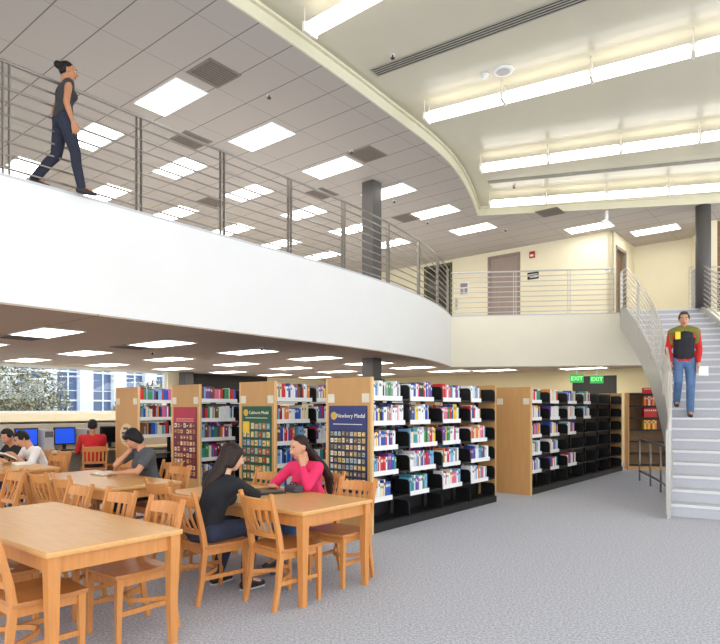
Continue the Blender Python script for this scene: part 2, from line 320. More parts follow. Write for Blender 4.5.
# linear radial rows
def linear(deg, r0, n, seg, label):
    c = PO(0, 0); t = thing('linear_light', label, 'pendant light', PO(r0, deg, HC), R(deg), 'radial rows of suspended lights')
    bm = NB()
    for k in range(n + 1):
        x = k * seg; box(bm, x - .02, x + .02, -.13, .13, -.33, -.2); tube(bm, [(x, .1, -.2), (x, .1, 0)], .008, 6); tube(bm, [(x, -.1, -.2), (x, -.1, 0)], .008, 6)
    box(bm, 0, n * seg, -.125, .125, -.234, -.222)
    finish('housing', bm, mat('fixture_white', (236, 232, 220), .4), t)
    for k in range(n):
        x0, x1 = k * seg + .03, (k + 1) * seg - .03
        bm = NB(); sec = [(-.12, -.235), (-.075, -.325), (.075, -.325), (.12, -.235)]
        a = [bm.verts.new((x0, y, z)) for y, z in sec]; b = [bm.verts.new((x1, y, z)) for y, z in sec]
        for i in range(4): bm.faces.new((a[i], a[(i + 1) % 4], b[(i + 1) % 4], b[i]))
        bm.faces.new(a); bm.faces.new(b); finish('lens', bm, LENS, t)
        bm = NB(); tube(bm, [(x0 + .02, .05, -.19), (x1 - .02, .05, -.19)], .014, 8); tube(bm, [(x0 + .02, -.05, -.19), (x1 - .02, -.05, -.19)], .014, 8); finish('lamp_tube', bm, TUBE, t)
linear(-39.5, 17.0, 4, 1.38, 'suspended light row nearest the camera, at the top edge')
linear(-29.1, 17.15, 6, 1.38, 'suspended light row second from the camera, above the round speaker')
linear(-20.4, 17.5, 6, 1.38, 'suspended light row third from the camera')
linear(-12.7, 17.5, 6, 1.38, 'suspended light row farthest away, along the ceiling step')
def slot(deg, r0, L, w, label):
    t = thing('slot_diffuser', label, 'air vent', PO(r0, deg, HC), R(deg))
    bm = NB(); box(bm, 0, L, -w, w, -.006, 0); finish('backing', bm, DARK, t); bm = NB()
    for k in range(5): y = -w + k * w / 2; box(bm, 0, L, y - .008, y + .008, -.016, -.006)
    box(bm, -.02, 0, -w - .01, w + .01, -.016, 0); finish('blades', bm, mat('slot_blade', (176, 172, 160), .5), t)
slot(-33.6, 16.85, 5.2, .11, 'long dark slotted air diffuser in the plaster ceiling nearest the camera')
slot(-15.4, 17.5, 7.5, .07, 'thin dark slot diffuser between the two farthest light rows')

# ------------------------------------------------------------------ railings
def rail_path(f, a, b, n): return [f(a + (b - a) * i / n) for i in range(n + 1)]
def railing(name, label, path, posts, tops, nrods=8, rod=.0135, hgt=1.29, bottom=.1, base=None, plate=.13, STEEL=STEEL):
    """path(s,z) -> point; posts = list of s"""
    t = thing(name, label, 'railing')
    s0, s1 = tops; n = 60
    bm = NB(); tube(bm, [path(s0 + (s1 - s0) * i / n, hgt) for i in range(n + 1)], .021, 10); finish('handrail', bm, STEEL, t)
    for k in range(nrods):
        z = bottom + (hgt - bottom) * k / nrods
        bm = NB(); tube(bm, [path(s0 + (s1 - s0) * i / n, z) for i in range(n + 1)], rod, 6); finish('rail', bm, STEEL, t)
    for s in posts:
        bm = NB(); e = .0001; tdir = (path(s + e, 0) - path(s - e, 0)); tdir.z = 0; tdir.normalize(); nn = V((-tdir.y, tdir.x, 0))
        for o in (-.033, .033):
            p = path(s, -plate) + tdir * o; q = path(s, hgt - .01) + tdir * o; p.z = path(s, 0).z - plate
            sweep(bm, [p, q], (.012, .055), tdir)
        for z in (.12, .8): pp = path(s, z); sweep(bm, [pp - tdir * .04, pp + tdir * .04], (.02, .02), nn)
        finish('post', bm, STEEL, t)
    return t
def bpath(d, z): return PO(balr(d) - .07, d, H2 + z)
railing('balcony_railing', 'long curved steel balcony railing with horizontal rods', bpath, [-57, -51.3, -45.4, -40.3, -35.1, -29.9, -24.2, -18.7, -13.4, -8.4], (-66, -7.6), plate=.0)
def spath(r, z): return PO(r, -7.35, H2 + z)
railing('landing_railing', 'straight steel railing along the upstairs landing', spath, [16.6, 18.25, 19.7, 20.85], (16.5, 20.9), plate=0, hgt=1.22, STEEL=STEELL)
# staircase
N = 24; RISE = (H2 - .02) / N; PH0, PH1 = -29.9, -8.2; DPH = (PH1 - PH0) / N; RI, RO = 21.02, 22.78
st = thing('staircase', 'grey curved staircase rising to the upper floor', 'staircase')
def sector(bm, r0, r1, d0, d1, z0, z1, mi=0, k=2):
    pts = [PO(r0, d0 + (d1 - d0) * i / k) for i in range(k + 1)] + [PO(r1, d1 - (d1 - d0) * i / k) for i in range(k + 1)]
    prism(bm, pts, z0, z1, mi)
for i in range(N):
    bm = NB(); d0, d1 = PH0 + i * DPH, PH0 + (i + 1) * DPH
    sector(bm, RI, RO, d0, d1 + .02, (i + 1) * RISE - .05, (i + 1) * RISE); sector(bm, RI, RO, d0, d0 + .07, max(0, i * RISE - .05), (i + 1) * RISE - .05)
    o = finish('step', bm, STAIR, st)
    bm = NB(); sector(bm, RI, RO, d0 - .05, d0 + .02, (i + 1) * RISE - .035, (i + 1) * RISE + .003); finish('nosing', bm, NOSE, o)
def stz(d): return (d - PH0) / DPH * RISE
for r, nm in ((RI - .02, 'inner'), (RO + .02, 'outer')):
    bm = NB(); K = 60; prev = None
    for i in range(K + 1):
        d = PH0 - .6 + (PH1 + .3 - PH0 + .6) * i / K; z = stz(d) + RISE * 1.05
        zt = min(z + .1, H2 + .06); zb = max(0, z - .6 - .35 * (1 - i / K))
        ring = [bm.verts.new(PO(r - .02, d, zb)), bm.verts.new(PO(r + .02, d, zb)), bm.verts.new(PO(r + .02, d, max(zt, .14))), bm.verts.new(PO(r - .02, d, max(zt, .14)))]
        if prev:
            for k in range(4): bm.faces.new((prev[k], prev[(k + 1) % 4], ring[(k + 1) % 4], ring[k]))
        else: bm.faces.new(ring)
        prev = ring
    bm.faces.new(prev[::-1]); finish('stringer', bm, STEELP, st)
def srail(r, lab, d_lo=PH0 - .6):
    def f(d, z):
        return PO(r, d, min(stz(d) + RISE + .1, H2) + z)
    return railing('stair_railing', lab, f, [PH0 - .5] + [PH0 + 4.3 + 4.3 * k for k in range(4)] + [PH1 + .05], (d_lo, PH1 + .1), plate=.12, hgt=1.05, bottom=.1, rod=.0135, STEEL=STEELL)
srail(RI - .03, 'curved steel stair railing on the left side of the stairs'); srail(RO + .03, 'curved steel stair railing on the right side of the stairs')
bm = NB(); e = PO(RI - .03, PH0 - .5)
o = finish('newel_plate', sweep(bm, [PO(RI - .03, PH0 - .66, 0), PO(RI - .03, PH0 - .66, 1.25)], (.02, .1), V((e - CEN).normalized())), STEELP, st)
def lpath(r, z): return PO(r, -7.0, H2 + z)
railing('landing_railing', 'short steel railing on the landing right of the stair top', lpath, [RO + .12, 24.3], (RO + .1, 26), plate=0, hgt=1.22, STEEL=STEELL)
# low guard rail under the stairs
t = thing('guard_rail', 'low curved steel guard rail on the floor under the stairs', 'railing'); 
for z, nm in ((.87, 'top_rail'), (.2, 'bottom_rail')):
    bm = NB(); tube(bm, [PO(20.7 + .02 * k, -17.6 - .55 * k, z) for k in range(14)], .02, 10); finish(nm, bm, STEEL, t)
for d, r in ((-17.7, 20.7), (-20.2, 20.8), (-22.7, 20.9), (-24.6, 20.96)):
    bm = NB(); p = PO(r, d); tube(bm, [p, p + V((0, 0, .87))], .018, 8); finish('post', bm, STEEL, t)

# ------------------------------------------------------------------ bookcases and books
PAL = {'white': (236, 236, 238), 'red': (206, 44, 46), 'blue': (44, 84, 178), 'pale blue': (128, 178, 222), 'yellow': (240, 206, 72), 'green': (62, 140, 86), 'pink': (226, 110, 150), 'purple': (116, 70, 150), 'black': (36, 36, 42), 'orange': (232, 128, 52), 'cream': (234, 220, 186), 'teal': (52, 150, 160), 'grey': (150, 152, 158), 'brown': (120, 78, 54), 'maroon': (120, 34, 50)}
BRIGHT = ['white'] * 8 + ['pink', 'red', 'blue', 'blue', 'pale blue', 'pale blue', 'yellow', 'green', 'black', 'orange', 'purple', 'cream', 'grey', 'teal', 'red']
DIM = ['blue', 'red', 'brown', 'maroon', 'pale blue', 'green', 'black', 'cream', 'purple', 'grey', 'white', 'orange', 'teal']
PAGES = mat('book_pages', (236, 228, 208), .8); bookmesh = {}
def book_bm(bm, mi=0, mp=1, M=None, t=1, d=1, h=1, ms=2):
    """unit book: spine at y=0 facing -y, x thickness, z height"""
    c = .09
    box(bm, 0, c * t, 0, d, 0, h, mi, M); box(bm, t - c * t, t, 0, d, 0, h, mi, M); box(bm, c * t, t - c * t, 0, .05 * d, 0, h, mi, M)
    box(bm, c * t, t - c * t, .05 * d, d * .97, .015 * h, h * .975, mp, M); box(bm, .2 * t, .8 * t, -.006 * d, 0, .68 * h, .84 * h, ms, M)
def get_book(col):
    if col not in bookmesh:
        bm = NB(); book_bm(bm); o = finish('book', bm, [mat('book_' + col, PAL[col], .5, var=.08, scale=25), PAGES, mat('book_title_' + ('light' if col not in ('white', 'cream', 'yellow', 'pale blue') else 'dark'), (236, 226, 190) if col not in ('white', 'cream', 'yellow', 'pale blue') else (70, 60, 90), .5)])
        bookmesh[col] = o.data; bpy.data.objects.remove(o)
    return bookmesh[col]
BOOKS = []          # (score, matrix, dims, colour, label, group)
def run(M, x0, x1, y, z, pal, lab, back=False, hm=1.):
    x = x0; k = 0; rnd = random.Random(lab + str(x0)); last = rnd.choice(pal); hh = rnd.uniform(.19, .23) * hm; clump = 0
    while x < x1 - .015:
        th = rnd.uniform(.016, .038)
        if clump <= 0: last = rnd.choice(pal); hh = rnd.uniform(.18, .245) * hm; clump = rnd.choice((1, 1, 1, 2, 3))
        clump -= 1; th = min(th, x1 - x); dp = rnd.uniform(.14, .2)
        BOOKS.append((M, V((x, y + rnd.uniform(0, .012), z)), V((th - .002, dp, hh + rnd.uniform(-.004, .004))), last, lab and f'{last} book, {ORD[min(k, 38)]} from left, {lab}', 'x' if back else lab)); x += th; k += 1
TIER = [1.65, 1.34, 1.03, .715, .395]; TN = ['top shelf', 'second shelf', 'third shelf', 'fourth shelf', 'fifth shelf']
BN = ['first bay', 'second bay', 'third bay', 'fourth bay', 'fifth bay', 'sixth bay']
def bracket(bm, x, y0, y1, z, h=.19):
    pts = [(y0, 0), (y1, 0), (y1, h)] + [(y0 + .06 - .06 * math.sin(R(a)), h - .06 + .06 * math.cos(R(a))) for a in (0, 22, 45, 67, 90)]
    a = [bm.verts.new((x, y, z + q)) for y, q in pts]; b = [bm.verts.new((x + .008, y, z + q)) for y, q in pts]
    for i in range(len(pts)): bm.faces.new((a[i], a[(i + 1) % len(pts)], b[(i + 1) % len(pts)], b[i]))
    bm.faces.new(a); bm.faces.new(b[::-1])
def bookcase(d1, d2, L, bays, w, label, short, runs, pal, backpanel=False, farrow=True, cards=2, H=1.91, strips=None):
    p = D(d1, d2); t = thing('bookcase', label, 'bookcase', p, G, 'double-sided library bookcases'); M = Matrix.Translation(p) @ Matrix.Rotation(G, 4, 'Z'); bl = L / bays
    bm = NB(); box(bm, -.035, 0, -.02, w + .02, .0, H, 0); box(bm, -.036, -.0, -.045, -.02, 0, H, 1); box(bm, -.036, -.0, w + .02, w + .045, 0, H, 1); pa = finish('end_panel', bm, [TAN, EDGE], t)
    for y in ((.05, w - .05) if cards == 2 else (w - .06,)):
        bm = NB(); box(bm, -.046, -.036, y - .055, y + .055, H - .31, H - .2); finish('label_holder', bm, mat('card_holder', (226, 216, 196), .5), pa)
    bm = NB(); box(bm, L, L + .03, 0, w, .0, H); finish('end_panel', bm, TAN, t)
    bm = NB(); box(bm, 0, L, -.03, w + .03, 0, .1); finish('base', bm, BLACK, t, bevel=.006)
    for i in range(bays + 1):
        bm = NB(); x = min(max(i * bl, .02), L - .02); box(bm, x - .02, x + .02, w / 2 - .03, w / 2 + .03, .1, H - .03); finish('upright', bm, BLACK, t)
    bm = NB(); box(bm, 0, L, w / 2 - .02, w / 2 + .02, H - .08, H - .03); 
    box(bm, 0, L, w / 2 - .006, w / 2 + .006, .1, H - .08 if backpanel else .6)
    finish('top_rail', bm, BLACK, t)
    for ti, z in enumerate(TIER + [.115]):
        for b in range(bays):
            bm = NB(); x0, x1 = b * bl + .004, (b + 1) * bl - .012
            box(bm, x0, x1, .0, .26, z - .02, z); bracket(bm, x0, .0, .25, z); bracket(bm, x1, .0, .25, z)
            if farrow: box(bm, x0, x1, w - .26, w, z - .02, z)
            sh = finish('shelf', bm, BLACK, t)
            e = runs(ti, b) if ti < 5 else None
            if e:
                s0, s1 = e; bm = NB(); q1 = s1 if strips is None else max(s1, x0 + strips * bl)
                box(bm, max(s0 - .01, x0 + .01), min(q1 + .01, x1 - .005), -.012, 0, z - .024, z + .036); finish('label_strip', bm, WHITE, sh)
                run(M, s0, s1, .004, z + .001, pal, f'{TN[ti]}, {BN[b]} of {short}')
                if farrow and b < 4:
                    Mb = M @ Matrix.Translation((0, w, 0)) @ Matrix.Rotation(math.pi, 4, 'Z')
                    run(Mb, -(b * bl + bl * .8), -(b * bl + .1), .004, z + .001, DIM, f'{TN[ti]} {b} {short} far side', True)
    return t, M
ENDA = [[.637, 1.40, 2.15, 2.79], [.70, 1.31, 2.15, 2.79], [.54, 1.49, 2.14, 2.99], [.55, 1.45, 2.14, 3.08], [.42, 1.28, 2.19, 3.03]]
tA, MA = bookcase(5.74, 4.51, 3.3, 4, .66, 'black metal bookcase with tan end panel holding the navy blue poster, nearest the open floor', 'the navy-poster bookcase', lambda t, b: (b * .825 + .02, ENDA[t][b]), BRIGHT)
def runsB(t, b):
    r = random.Random(t * 7 + b); return (b * .825 + .02, b * .825 + .02 + r.uniform(.62, .72))
bookcase(5.74, 6.21, 3.3, 4, .68, 'black metal bookcase with tan end panel holding the green poster', 'the green-poster bookcase', lambda t, b: runsB(t, b) if b < 2 else (b * .825 + .02, b * .825 + .6), BRIGHT[3:] + DIM[:3])
bookcase(5.74, 7.94, 3.3, 4, .68, 'black metal bookcase with tan end panel holding the red poster', 'the red-poster bookcase', lambda t, b: runsB(t, b), DIM + BRIGHT[6:12], strips=.82)
bookcase(5.74, 9.72, 3.3, 4, .68, 'black metal bookcase with plain tan end panel and pale lettered plaque, nearest the window', 'the plaque bookcase', lambda t, b: runsB(t, b) if t < 3 else None, DIM + BRIGHT[8:14], strips=.82)
def runsE(t, b):
    if b > (3, 3, 2, 1, 2)[t]: return None
    r = random.Random(t * 5 + b); return (b * .917 + .02, b * .917 + .02 + (r.uniform(.38, .46) if b else .47))
bookcase(10.1, 4.37, 5.5, 6, .6, 'half-empty black bookcase with plain tan end panel, far side by the stairs', 'the half-empty bookcase', runsE, BRIGHT, backpanel=True, farrow=False, cards=2)
bookcase(10.1, 6.2, 3.3, 4, .66, 'tan-ended bookcase standing behind the green-poster bookcase, second rank', 'the second-rank bookcase', lambda t, b: None, DIM, backpanel=True, farrow=False)
bookcase(10.1, 7.95, 3.3, 4, .66, 'tan-ended bookcase standing behind the red-poster bookcase, second rank', 'the back bookcase', lambda t, b: None, DIM, backpanel=True, farrow=False)

# wall bookcase under the stairs
pw = V((6.68, 14.95, 0)); rzw = R(-8); t = thing('wall_bookcase', 'brown-backed wall bookcase with thin dark shelves behind the stairs', 'bookcase', pw, rzw); MWB = Matrix.Translation(pw) @ Matrix.Rotation(rzw, 4, 'Z')
bm = NB(); box(bm, 0, 1.15, .28, .3, 0, 1.93); finish('back_panel', bm, mat('brown_back', (128, 96, 62), .6, var=.1), t)
for x in (0, 1.12): bm = NB(); box(bm, x, x + .03, 0, .3, 0, 1.93); finish('side_panel', bm, TAN, t)
bm = NB(); box(bm, .03, 1.12, .02, .28, 0, .1); finish('base', bm, TAN, t)
for k in range(7):
    bm = NB(); z = .1 + .295 * k; box(bm, .03, 1.12, 0, .28, z, z + .03); finish('shelf', bm, BLACK, t)
for k, cols in ((6, ['red'] * 6), (5, ['orange', 'red', 'cream', 'red', 'orange', 'brown']), (4, ['red'] * 6), (3, ['yellow', 'orange', 'yellow', 'red', 'yellow', 'orange'])):
    x = .38
    for i, c in enumerate(cols):
        z = .1 + .295 * k + .031
        BOOKS.append((MWB, V((x, .01, z)), V((.046, .17, .15 if k == 6 else .23)), c, f'{c} book, {ORD[i]} of the cluster on the {["", "", "", "fourth", "third", "second", "top"][k]} shelf of the wall bookcase', 'books on the wall bookcase')); x += .05

# place books: the largest in view one by one, the rest as one mass
def seen(b):
    M, p, d, c, lab, g = b
    q = M @ (p + V((d.x / 2, 0, d.z / 2)))
    if g == 'x': return 0
    u = 360 + 600 * q.x / q.y; v = 409 - 600 * (q.z - 1.52) / q.y
    if not (0 < u < 720 and 0 < v < 640): return 0
    occl = 0
    if 'green-poster' in lab and u > 326: occl = 1
    if 'red-poster' in lab and u > 238: occl = 1
    if 'plaque' in lab and u > 170: occl = 1
    if 'wall bookcase' in lab: return 9
    return 0 if occl else d.x * d.z / q.y ** 2 * 1e4
order = sorted(BOOKS, key=seen, reverse=True); cut = 300; massb = NB(); mcols = list(PAL)
for i, b in enumerate(order):
    M, p, d, c, lab, g = b
    if i < cut and seen(b) > 0:
        o = bpy.data.objects.new('book', get_book(c)); COL.objects.link(o); o.matrix_world = M @ Matrix.Translation(p) @ Matrix.Diagonal((d.x, d.y, d.z, 1))
        tag(o, lab, 'book', 'books on ' + g.split(', ')[-1].split(' of ')[-1] if ' of ' in g else g)
    else:
        n0 = len(massb.verts); box(massb, p.x, p.x + d.x, p.y, p.y + d.y, p.z, p.z + d.z, mcols.index(c), M)
o = finish('books', massb, [mat('book_' + c, PAL[c], .5, var=.08, scale=25) for c in mcols]); o['kind'] = 'stuff'; tag(o, 'remaining library books filling the farther shelves', 'books')

# posters on the end panels
GOLD = mat('gold_medal', (206, 168, 72), .35, .6)
def poster(d2, w, z0, z1, colr, band, title, label, cols, rows_, covers, disc=None, extra=None, titlesize=.07, seed=1):
    """hangs on the end panel facing -A1: local x to the right in view = -A2"""
    p = D(5.74 - .037, d2, 0); M = Matrix(((-A2.x, A1.x, 0, 0), (-A2.y, A1.y, 0, 0), (0, 0, 1, 0), (0, 0, 0, 1)))
    t = thing('poster', label, 'poster', (p.x, p.y, z0)); t.rotation_euler = M.to_euler()
    h = z1 - z0; bm = NB(); box(bm, -w / 2, w / 2, -.008, 0, 0, h, 0); box(bm, -w / 2 + .01, w / 2 - .01, -.0095, -.008, h - band, h - .01, 1); finish('board', bm, [mat('poster_' + title[0] + str(seed), colr[0], .35, var=.05), mat('poster_band' + str(seed), colr[1], .35, var=.04)], t)
    T = Matrix.Translation((.05 if disc else 0, -.0115, h - band * .42)) @ Matrix.Rotation(R(90), 4, 'X')
    bm = NB(); text_bm(bm, title[1], titlesize, T, 0, .001) if title[1] else None
    for k in range(title[2]): box(bm, -w * .38, w * .38, -.0115, -.0095, h - band * .78 - k * .022, h - band * .78 - k * .022 + .008)
    finish('lettering', bm, mat('poster_letter' + str(seed), title[3], .4), t)
    if disc: bm = NB(); tube(bm, [(-w / 2 + .085, -.013, h - band * .42), (-w / 2 + .085, -.0095, h - band * .42)], .05, 22); finish('medal', bm, GOLD, t)
    if extra: bm = NB(); box(bm, -w / 2 + .02, -w / 2 + .16, -.011, -.008, h - band - .16, h - band + .0); finish('patch', bm, mat('yellow_patch', (232, 190, 40), .4), t)
    rnd = random.Random(seed); bm = NB(); ms = [mat('cover_%d_%d_%d' % c, c, .4, var=.25, scale=40) for c in covers] + [mat('poster_rule' + str(seed), (40, 40, 60), .5)]
    gh = (h - band - .03) / rows_; gw = (w - .04) / cols
    for r in range(rows_):
        for c in range(cols):
            if extra and r == 0 and c < 2: continue
            x = -w / 2 + .02 + gw * c; z = .02 + gh * r if not extra else .02 + gh * (rows_ - 1 - r)
            hh = gh * rnd.uniform(.6, .72); ww = gw * rnd.uniform(.6, .78)
            box(bm, x + gw * .12, x + gw * .12 + ww, -.0105, -.008, z + gh * .2, z + gh * .2 + hh, rnd.randrange(len(covers)))
            box(bm, x + gw * .2, x + gw * .2 + ww * .6, -.0112, -.0105, z + gh * .2 + hh * .3, z + gh * .2 + hh * .65, rnd.randrange(len(covers)))
        box(bm, -w / 2 + .01, w / 2 - .01, -.010, -.008, z + gh * .02, z + gh * .1, len(covers))
    finish('cover_pictures', bm, ms, t)
    return t
CV1 = [(226, 220, 200), (196, 160, 90), (150, 130, 100), (214, 176, 70), (160, 180, 190), (120, 100, 90), (230, 210, 160), (150, 150, 120)]
CV2 = [(214, 190, 150), (200, 120, 60), (180, 60, 50), (220, 200, 120), (150, 170, 150), (210, 160, 110), (120, 150, 190)]
CV3 = [(200, 160, 110), (150, 90, 60), (220, 190, 150), (120, 60, 50), (190, 130, 80), (230, 220, 200), (90, 60, 60)]
poster(4.51 + .335, .62, .48, 1.56, ((34, 38, 74), (36, 46, 110)), .3, ('n', 'Newbery Medal', 1, (236, 232, 214)), 'navy blue poster of medal book covers titled in white letters', 9, 9, CV1, disc=True, titlesize=.072, seed=1)
poster(6.21 + .34, .62, .48, 1.56, ((22, 84, 52), (18, 74, 46)), .22, ('c', 'Caldecott Medal', 1, (232, 226, 196)), 'green poster of picture book covers with a yellow patch', 7, 7, CV2, disc=True, extra=True, titlesize=.062, seed=2)
poster(7.94 + .34, .62, .42, 1.55, ((120, 22, 42), (176, 26, 56)), .24, ('k', '', 3, (226, 170, 150)), 'dark red poster with rows of small book covers', 7, 9, CV3, seed=3)
p = D(5.74 - .037, 9.72 + .34, 1.06); t = thing('plaque', 'pale oval lettered plaque on the bookcase end nearest the window', 'sign', p); M = Matrix(((-A2.x, A1.x, 0, 0), (-A2.y, A1.y, 0, 0), (0, 0, 1, 0), (0, 0, 0, 1))); t.rotation_euler = M.to_euler()
bm = NB(); prism(bm, [(.22 * math.cos(6.2832 * k / 32), .2 * math.sin(6.2832 * k / 32)) for k in range(32)], 0, .006); bm.transform(Matrix.Rotation(R(90), 4, 'X')); finish('board', bm, mat('plaque_cream', (222, 200, 160), .5), t)
bm = NB()
for k, (n, wd) in enumerate(((1, .2), (2, .3), (3, .26))):
    for q in range(n): box(bm, -wd / 2 + q * wd / n, -wd / 2 + (q + .8) * wd / n, -.009, -.006, .09 - k * .085, .13 - k * .085)
finish('lettering', bm, mat('plaque_ink', (96, 74, 58), .5), t)

# ------------------------------------------------------------------ tables and chairs
def rbox(x0, x1, y0, y1, z0, z1, bv=.006):
    bm = NB(); box(bm, x0, x1, y0, y1, z0, z1); bmesh.ops.bevel(bm, geom=list(bm.edges), offset=bv, segments=2, profile=.7, affect='EDGES'); return bm
def table(a0, a1, b0, b1, label):
    p = D((a0 + a1) / 2, (b0 + b1) / 2); t = thing('library_table', label, 'table', p, G, 'oak reading tables'); x = (a1 - a0) / 2; y = (b1 - b0) / 2
    finish('tabletop', rbox(-x, x, -y, y, .705, .74, .012), WOODT, t)
    bm = NB(); i = .04
    for q in ((-x + .08, x - .08, -y + i, -y + i + .025), (-x + .08, x - .08, y - i - .025, y - i), (-x + i, -x + i + .025, -y + .08, y - .08), (x - i - .025, x - i, -y + .08, y - .08)): box(bm, *q, .61, .705)
    finish('apron', bm, WOOD, t)
    for sx in (-1, 1):
        for sy in (-1, 1):
            bm = NB(); cx, cy = sx * (x - .048), sy * (y - .048)
            sweep(bm, [(cx, cy, 0), (cx - sx * .004, cy - sy * .004, .3), (cx - sx * .002, cy - sy * .002, .5), (cx, cy, .62), (cx, cy, .705)], [(.046, .046), (.056, .056), (.064, .064), (.068, .068), (.068, .068)], V((1, 0, 0)))
            finish('leg', bm, WOOD, t)
    return t
table(1.44, 2.30, 3.36, 5.2, 'large oak reading table with empty top, nearest the camera')
table(3.24, 4.10, 3.2, 5.05, 'oak reading table shared by the women in pink and black')
table(2.97, 3.83, 5.62, 7.5, 'oak reading table where the woman in grey reads')
table(2.85, 3.71, 8.22, 10.4, 'oak reading table where the two boys read, by the computers')

def chair_proto():
    t = thing('library_chair', '', 'chair', (0, 0, 0), 0, 'oak slat-back library chairs')
    bm = NB(); K = 8
    pts = [(-.205, -.2), (.205, -.2), (.222, -.05), (.228, .12), (.215, .215), (0, .228), (-.215, .215), (-.228, .12), (-.222, -.05)]
    prism(bm, pts, .43, .458); bmesh.ops.bevel(bm, geom=list(bm.edges), offset=.008, segments=2, profile=.7, affect='EDGES'); finish('seat', bm, mat('seat_oak', (190, 124, 68), .32, var=.12, scale=3, stretch=(12, 1.2, 12)), t)
    bm = NB(); box(bm, -.18, .18, -.185, -.165, .375, .43); box(bm, -.18, .18, .165, .185, .375, .43); box(bm, -.19, -.17, -.17, .17, .375, .43); box(bm, .17, .19, -.17, .17, .375, .43); finish('seat_frame', bm, WOOD, t)
    for s in (-1, 1):
        bm = NB(); sweep(bm, [(s * .188, .185, 0), (s * .188, .183, .25), (s * .188, .18, .43)], [(.028, .028), (.036, .036), (.042, .042)], V((1, 0, 0))); finish('front_leg', bm, WOOD, t)
        bm = NB(); sweep(bm, [(s * .188, -.255, 0), (s * .186, -.215, .2), (s * .185, -.19, .43), (s * .187, -.21, .56), (s * .192, -.255, .74), (s * .197, -.295, .885)], [(.028, .032), (.032, .038), (.034, .044), (.033, .04), (.031, .034), (.028, .026)], V((1, 0, 0))); finish('rear_leg', bm, WOOD, t)
        bm = NB(); sweep(bm, [(s * .188, .17, .2), (s * .186, -.2, .2)], (.018, .032), V((1, 0, 0))); finish('stretcher', bm, WOOD, t)
    bm = NB(); P = [(-.187 + .374 * k / 10, -.185 + .2 * math.sin(math.pi * k / 10), .225) for k in range(11)]; sweep(bm, P, (.03, .018), V((0, 0, 1))); finish('stretcher', bm, WOOD, t)
    # backrest: bowed crest rail and lower rail, with five slats
    def bow(k, z, y, dep): f = k / 10; return V((-.19 + .38 * f, y - dep * math.sin(math.pi * f), z))
    bm = NB(); P = [bow(k, .805, -.276, .055) for k in range(11)]; sweep(bm, P, [(.075 + .018 * math.sin(math.pi * k / 10), .022) for k in range(11)], V((0, -.28, 1)).normalized()); br = finish('backrest', bm, WOOD, t); bm = NB()
    P = [bow(k, .56, -.21, .03) for k in range(11)]; sweep(bm, P, (.04, .02), V((0, -.2, 1)).normalized()); finish('lower_rail', bm, WOOD, t)
    for i in range(5):
        k = 1.55 + i * 1.725; bm = NB(); a = bow(k, .56, -.21, .03); b = bow(k, .79, -.27, .055); mid = (a + b) / 2 + V((0, -.014, 0)); sweep(bm, [a, mid, b], (.03, .011), V((1, 0, 0))); finish('slat', bm, WOOD, br)
    return t
proto = chair_proto(); first = [True]
def chair(a, b, face, label, jit=0.):
    """face: +1 looks along A1, -1 looks back, 2 looks along A2"""
    o = proto if first[0] else copy_tree(proto); first[0] = False
    ang = {1: G - R(90), -1: G + R(90), 2: G}[face]
    o.location = D(a, b); o.rotation_euler = (0, 0, ang + jit); o['label'] = label; return o
# T1 near side, far side
chair(1.53, 3.72, 1, 'oak chair cut off by the lower left corner, back towards the camera')
chair(1.56, 4.42, 1, 'oak chair beyond the lower left corner chair with a magazine on its seat')
chair(2.18, 3.81, -1, 'oak chair at the right end of the nearest table, seat turned to the camera')
chair(2.22, 4.49, -1, 'oak chair second from the right on the far side of the nearest table', .03)
chair(2.21, 5.16, -1, 'oak chair third from the right on the far side of the nearest table')
# T2
chair(3.34, 3.49, 1, 'oak chair with its back to the camera at the corner of the two women\'s table', -.1)
chair(3.06, 4.05, 1, 'oak chair under the long-haired woman in black', -.1)
chair(3.34, 4.84, 1, 'empty oak chair left of the woman in black at the women\'s table')
chair(4.02, 3.52, -1, 'empty oak chair in front of the navy poster at the women\'s table', .05)
chair(4.36, 4.2, -1, 'oak chair under the woman in pink')
chair(4.03, 4.78, -1, 'empty oak chair between the two women on the table\'s far side', -.04)
# T3
for b, lab in ((5.95, 'empty oak chair at the right end of the grey-shirted reader\'s table, near side'), (6.52, 'empty oak chair in the middle of the reader\'s table, near side'), (7.1, 'empty oak chair at the left end of the reader\'s table, near side')): chair(2.98, b, 1, lab, .05 if b > 6 else -.04)
chair(3.76, 5.98, -1, 'empty oak chair right of the grey-shirted reader'); chair(4.02, 6.52, -1, 'oak chair under the grey-shirted reader'); chair(3.78, 7.2, -1, 'empty oak chair left of the grey-shirted reader')
# T4
chair(3.66, 8.76, -1, 'empty oak chair right of the boy in white', .1); chair(3.98, 9.32, -1, 'oak chair under the boy in white'); chair(4.0, 10.02, -1, 'oak chair under the boy in black')
chair(2.92, 8.7, 1, 'empty oak chair on the near side of the boys\' table')
chair(2.3, 6.75, -1, 'oak chair cut off by the left edge of the picture')
chair(5.42, 10.68, 2, 'oak chair under the man in red', -.42); chair(6.05, 10.9, 2, 'empty oak chair right of the man in red by the bookcase', .2)

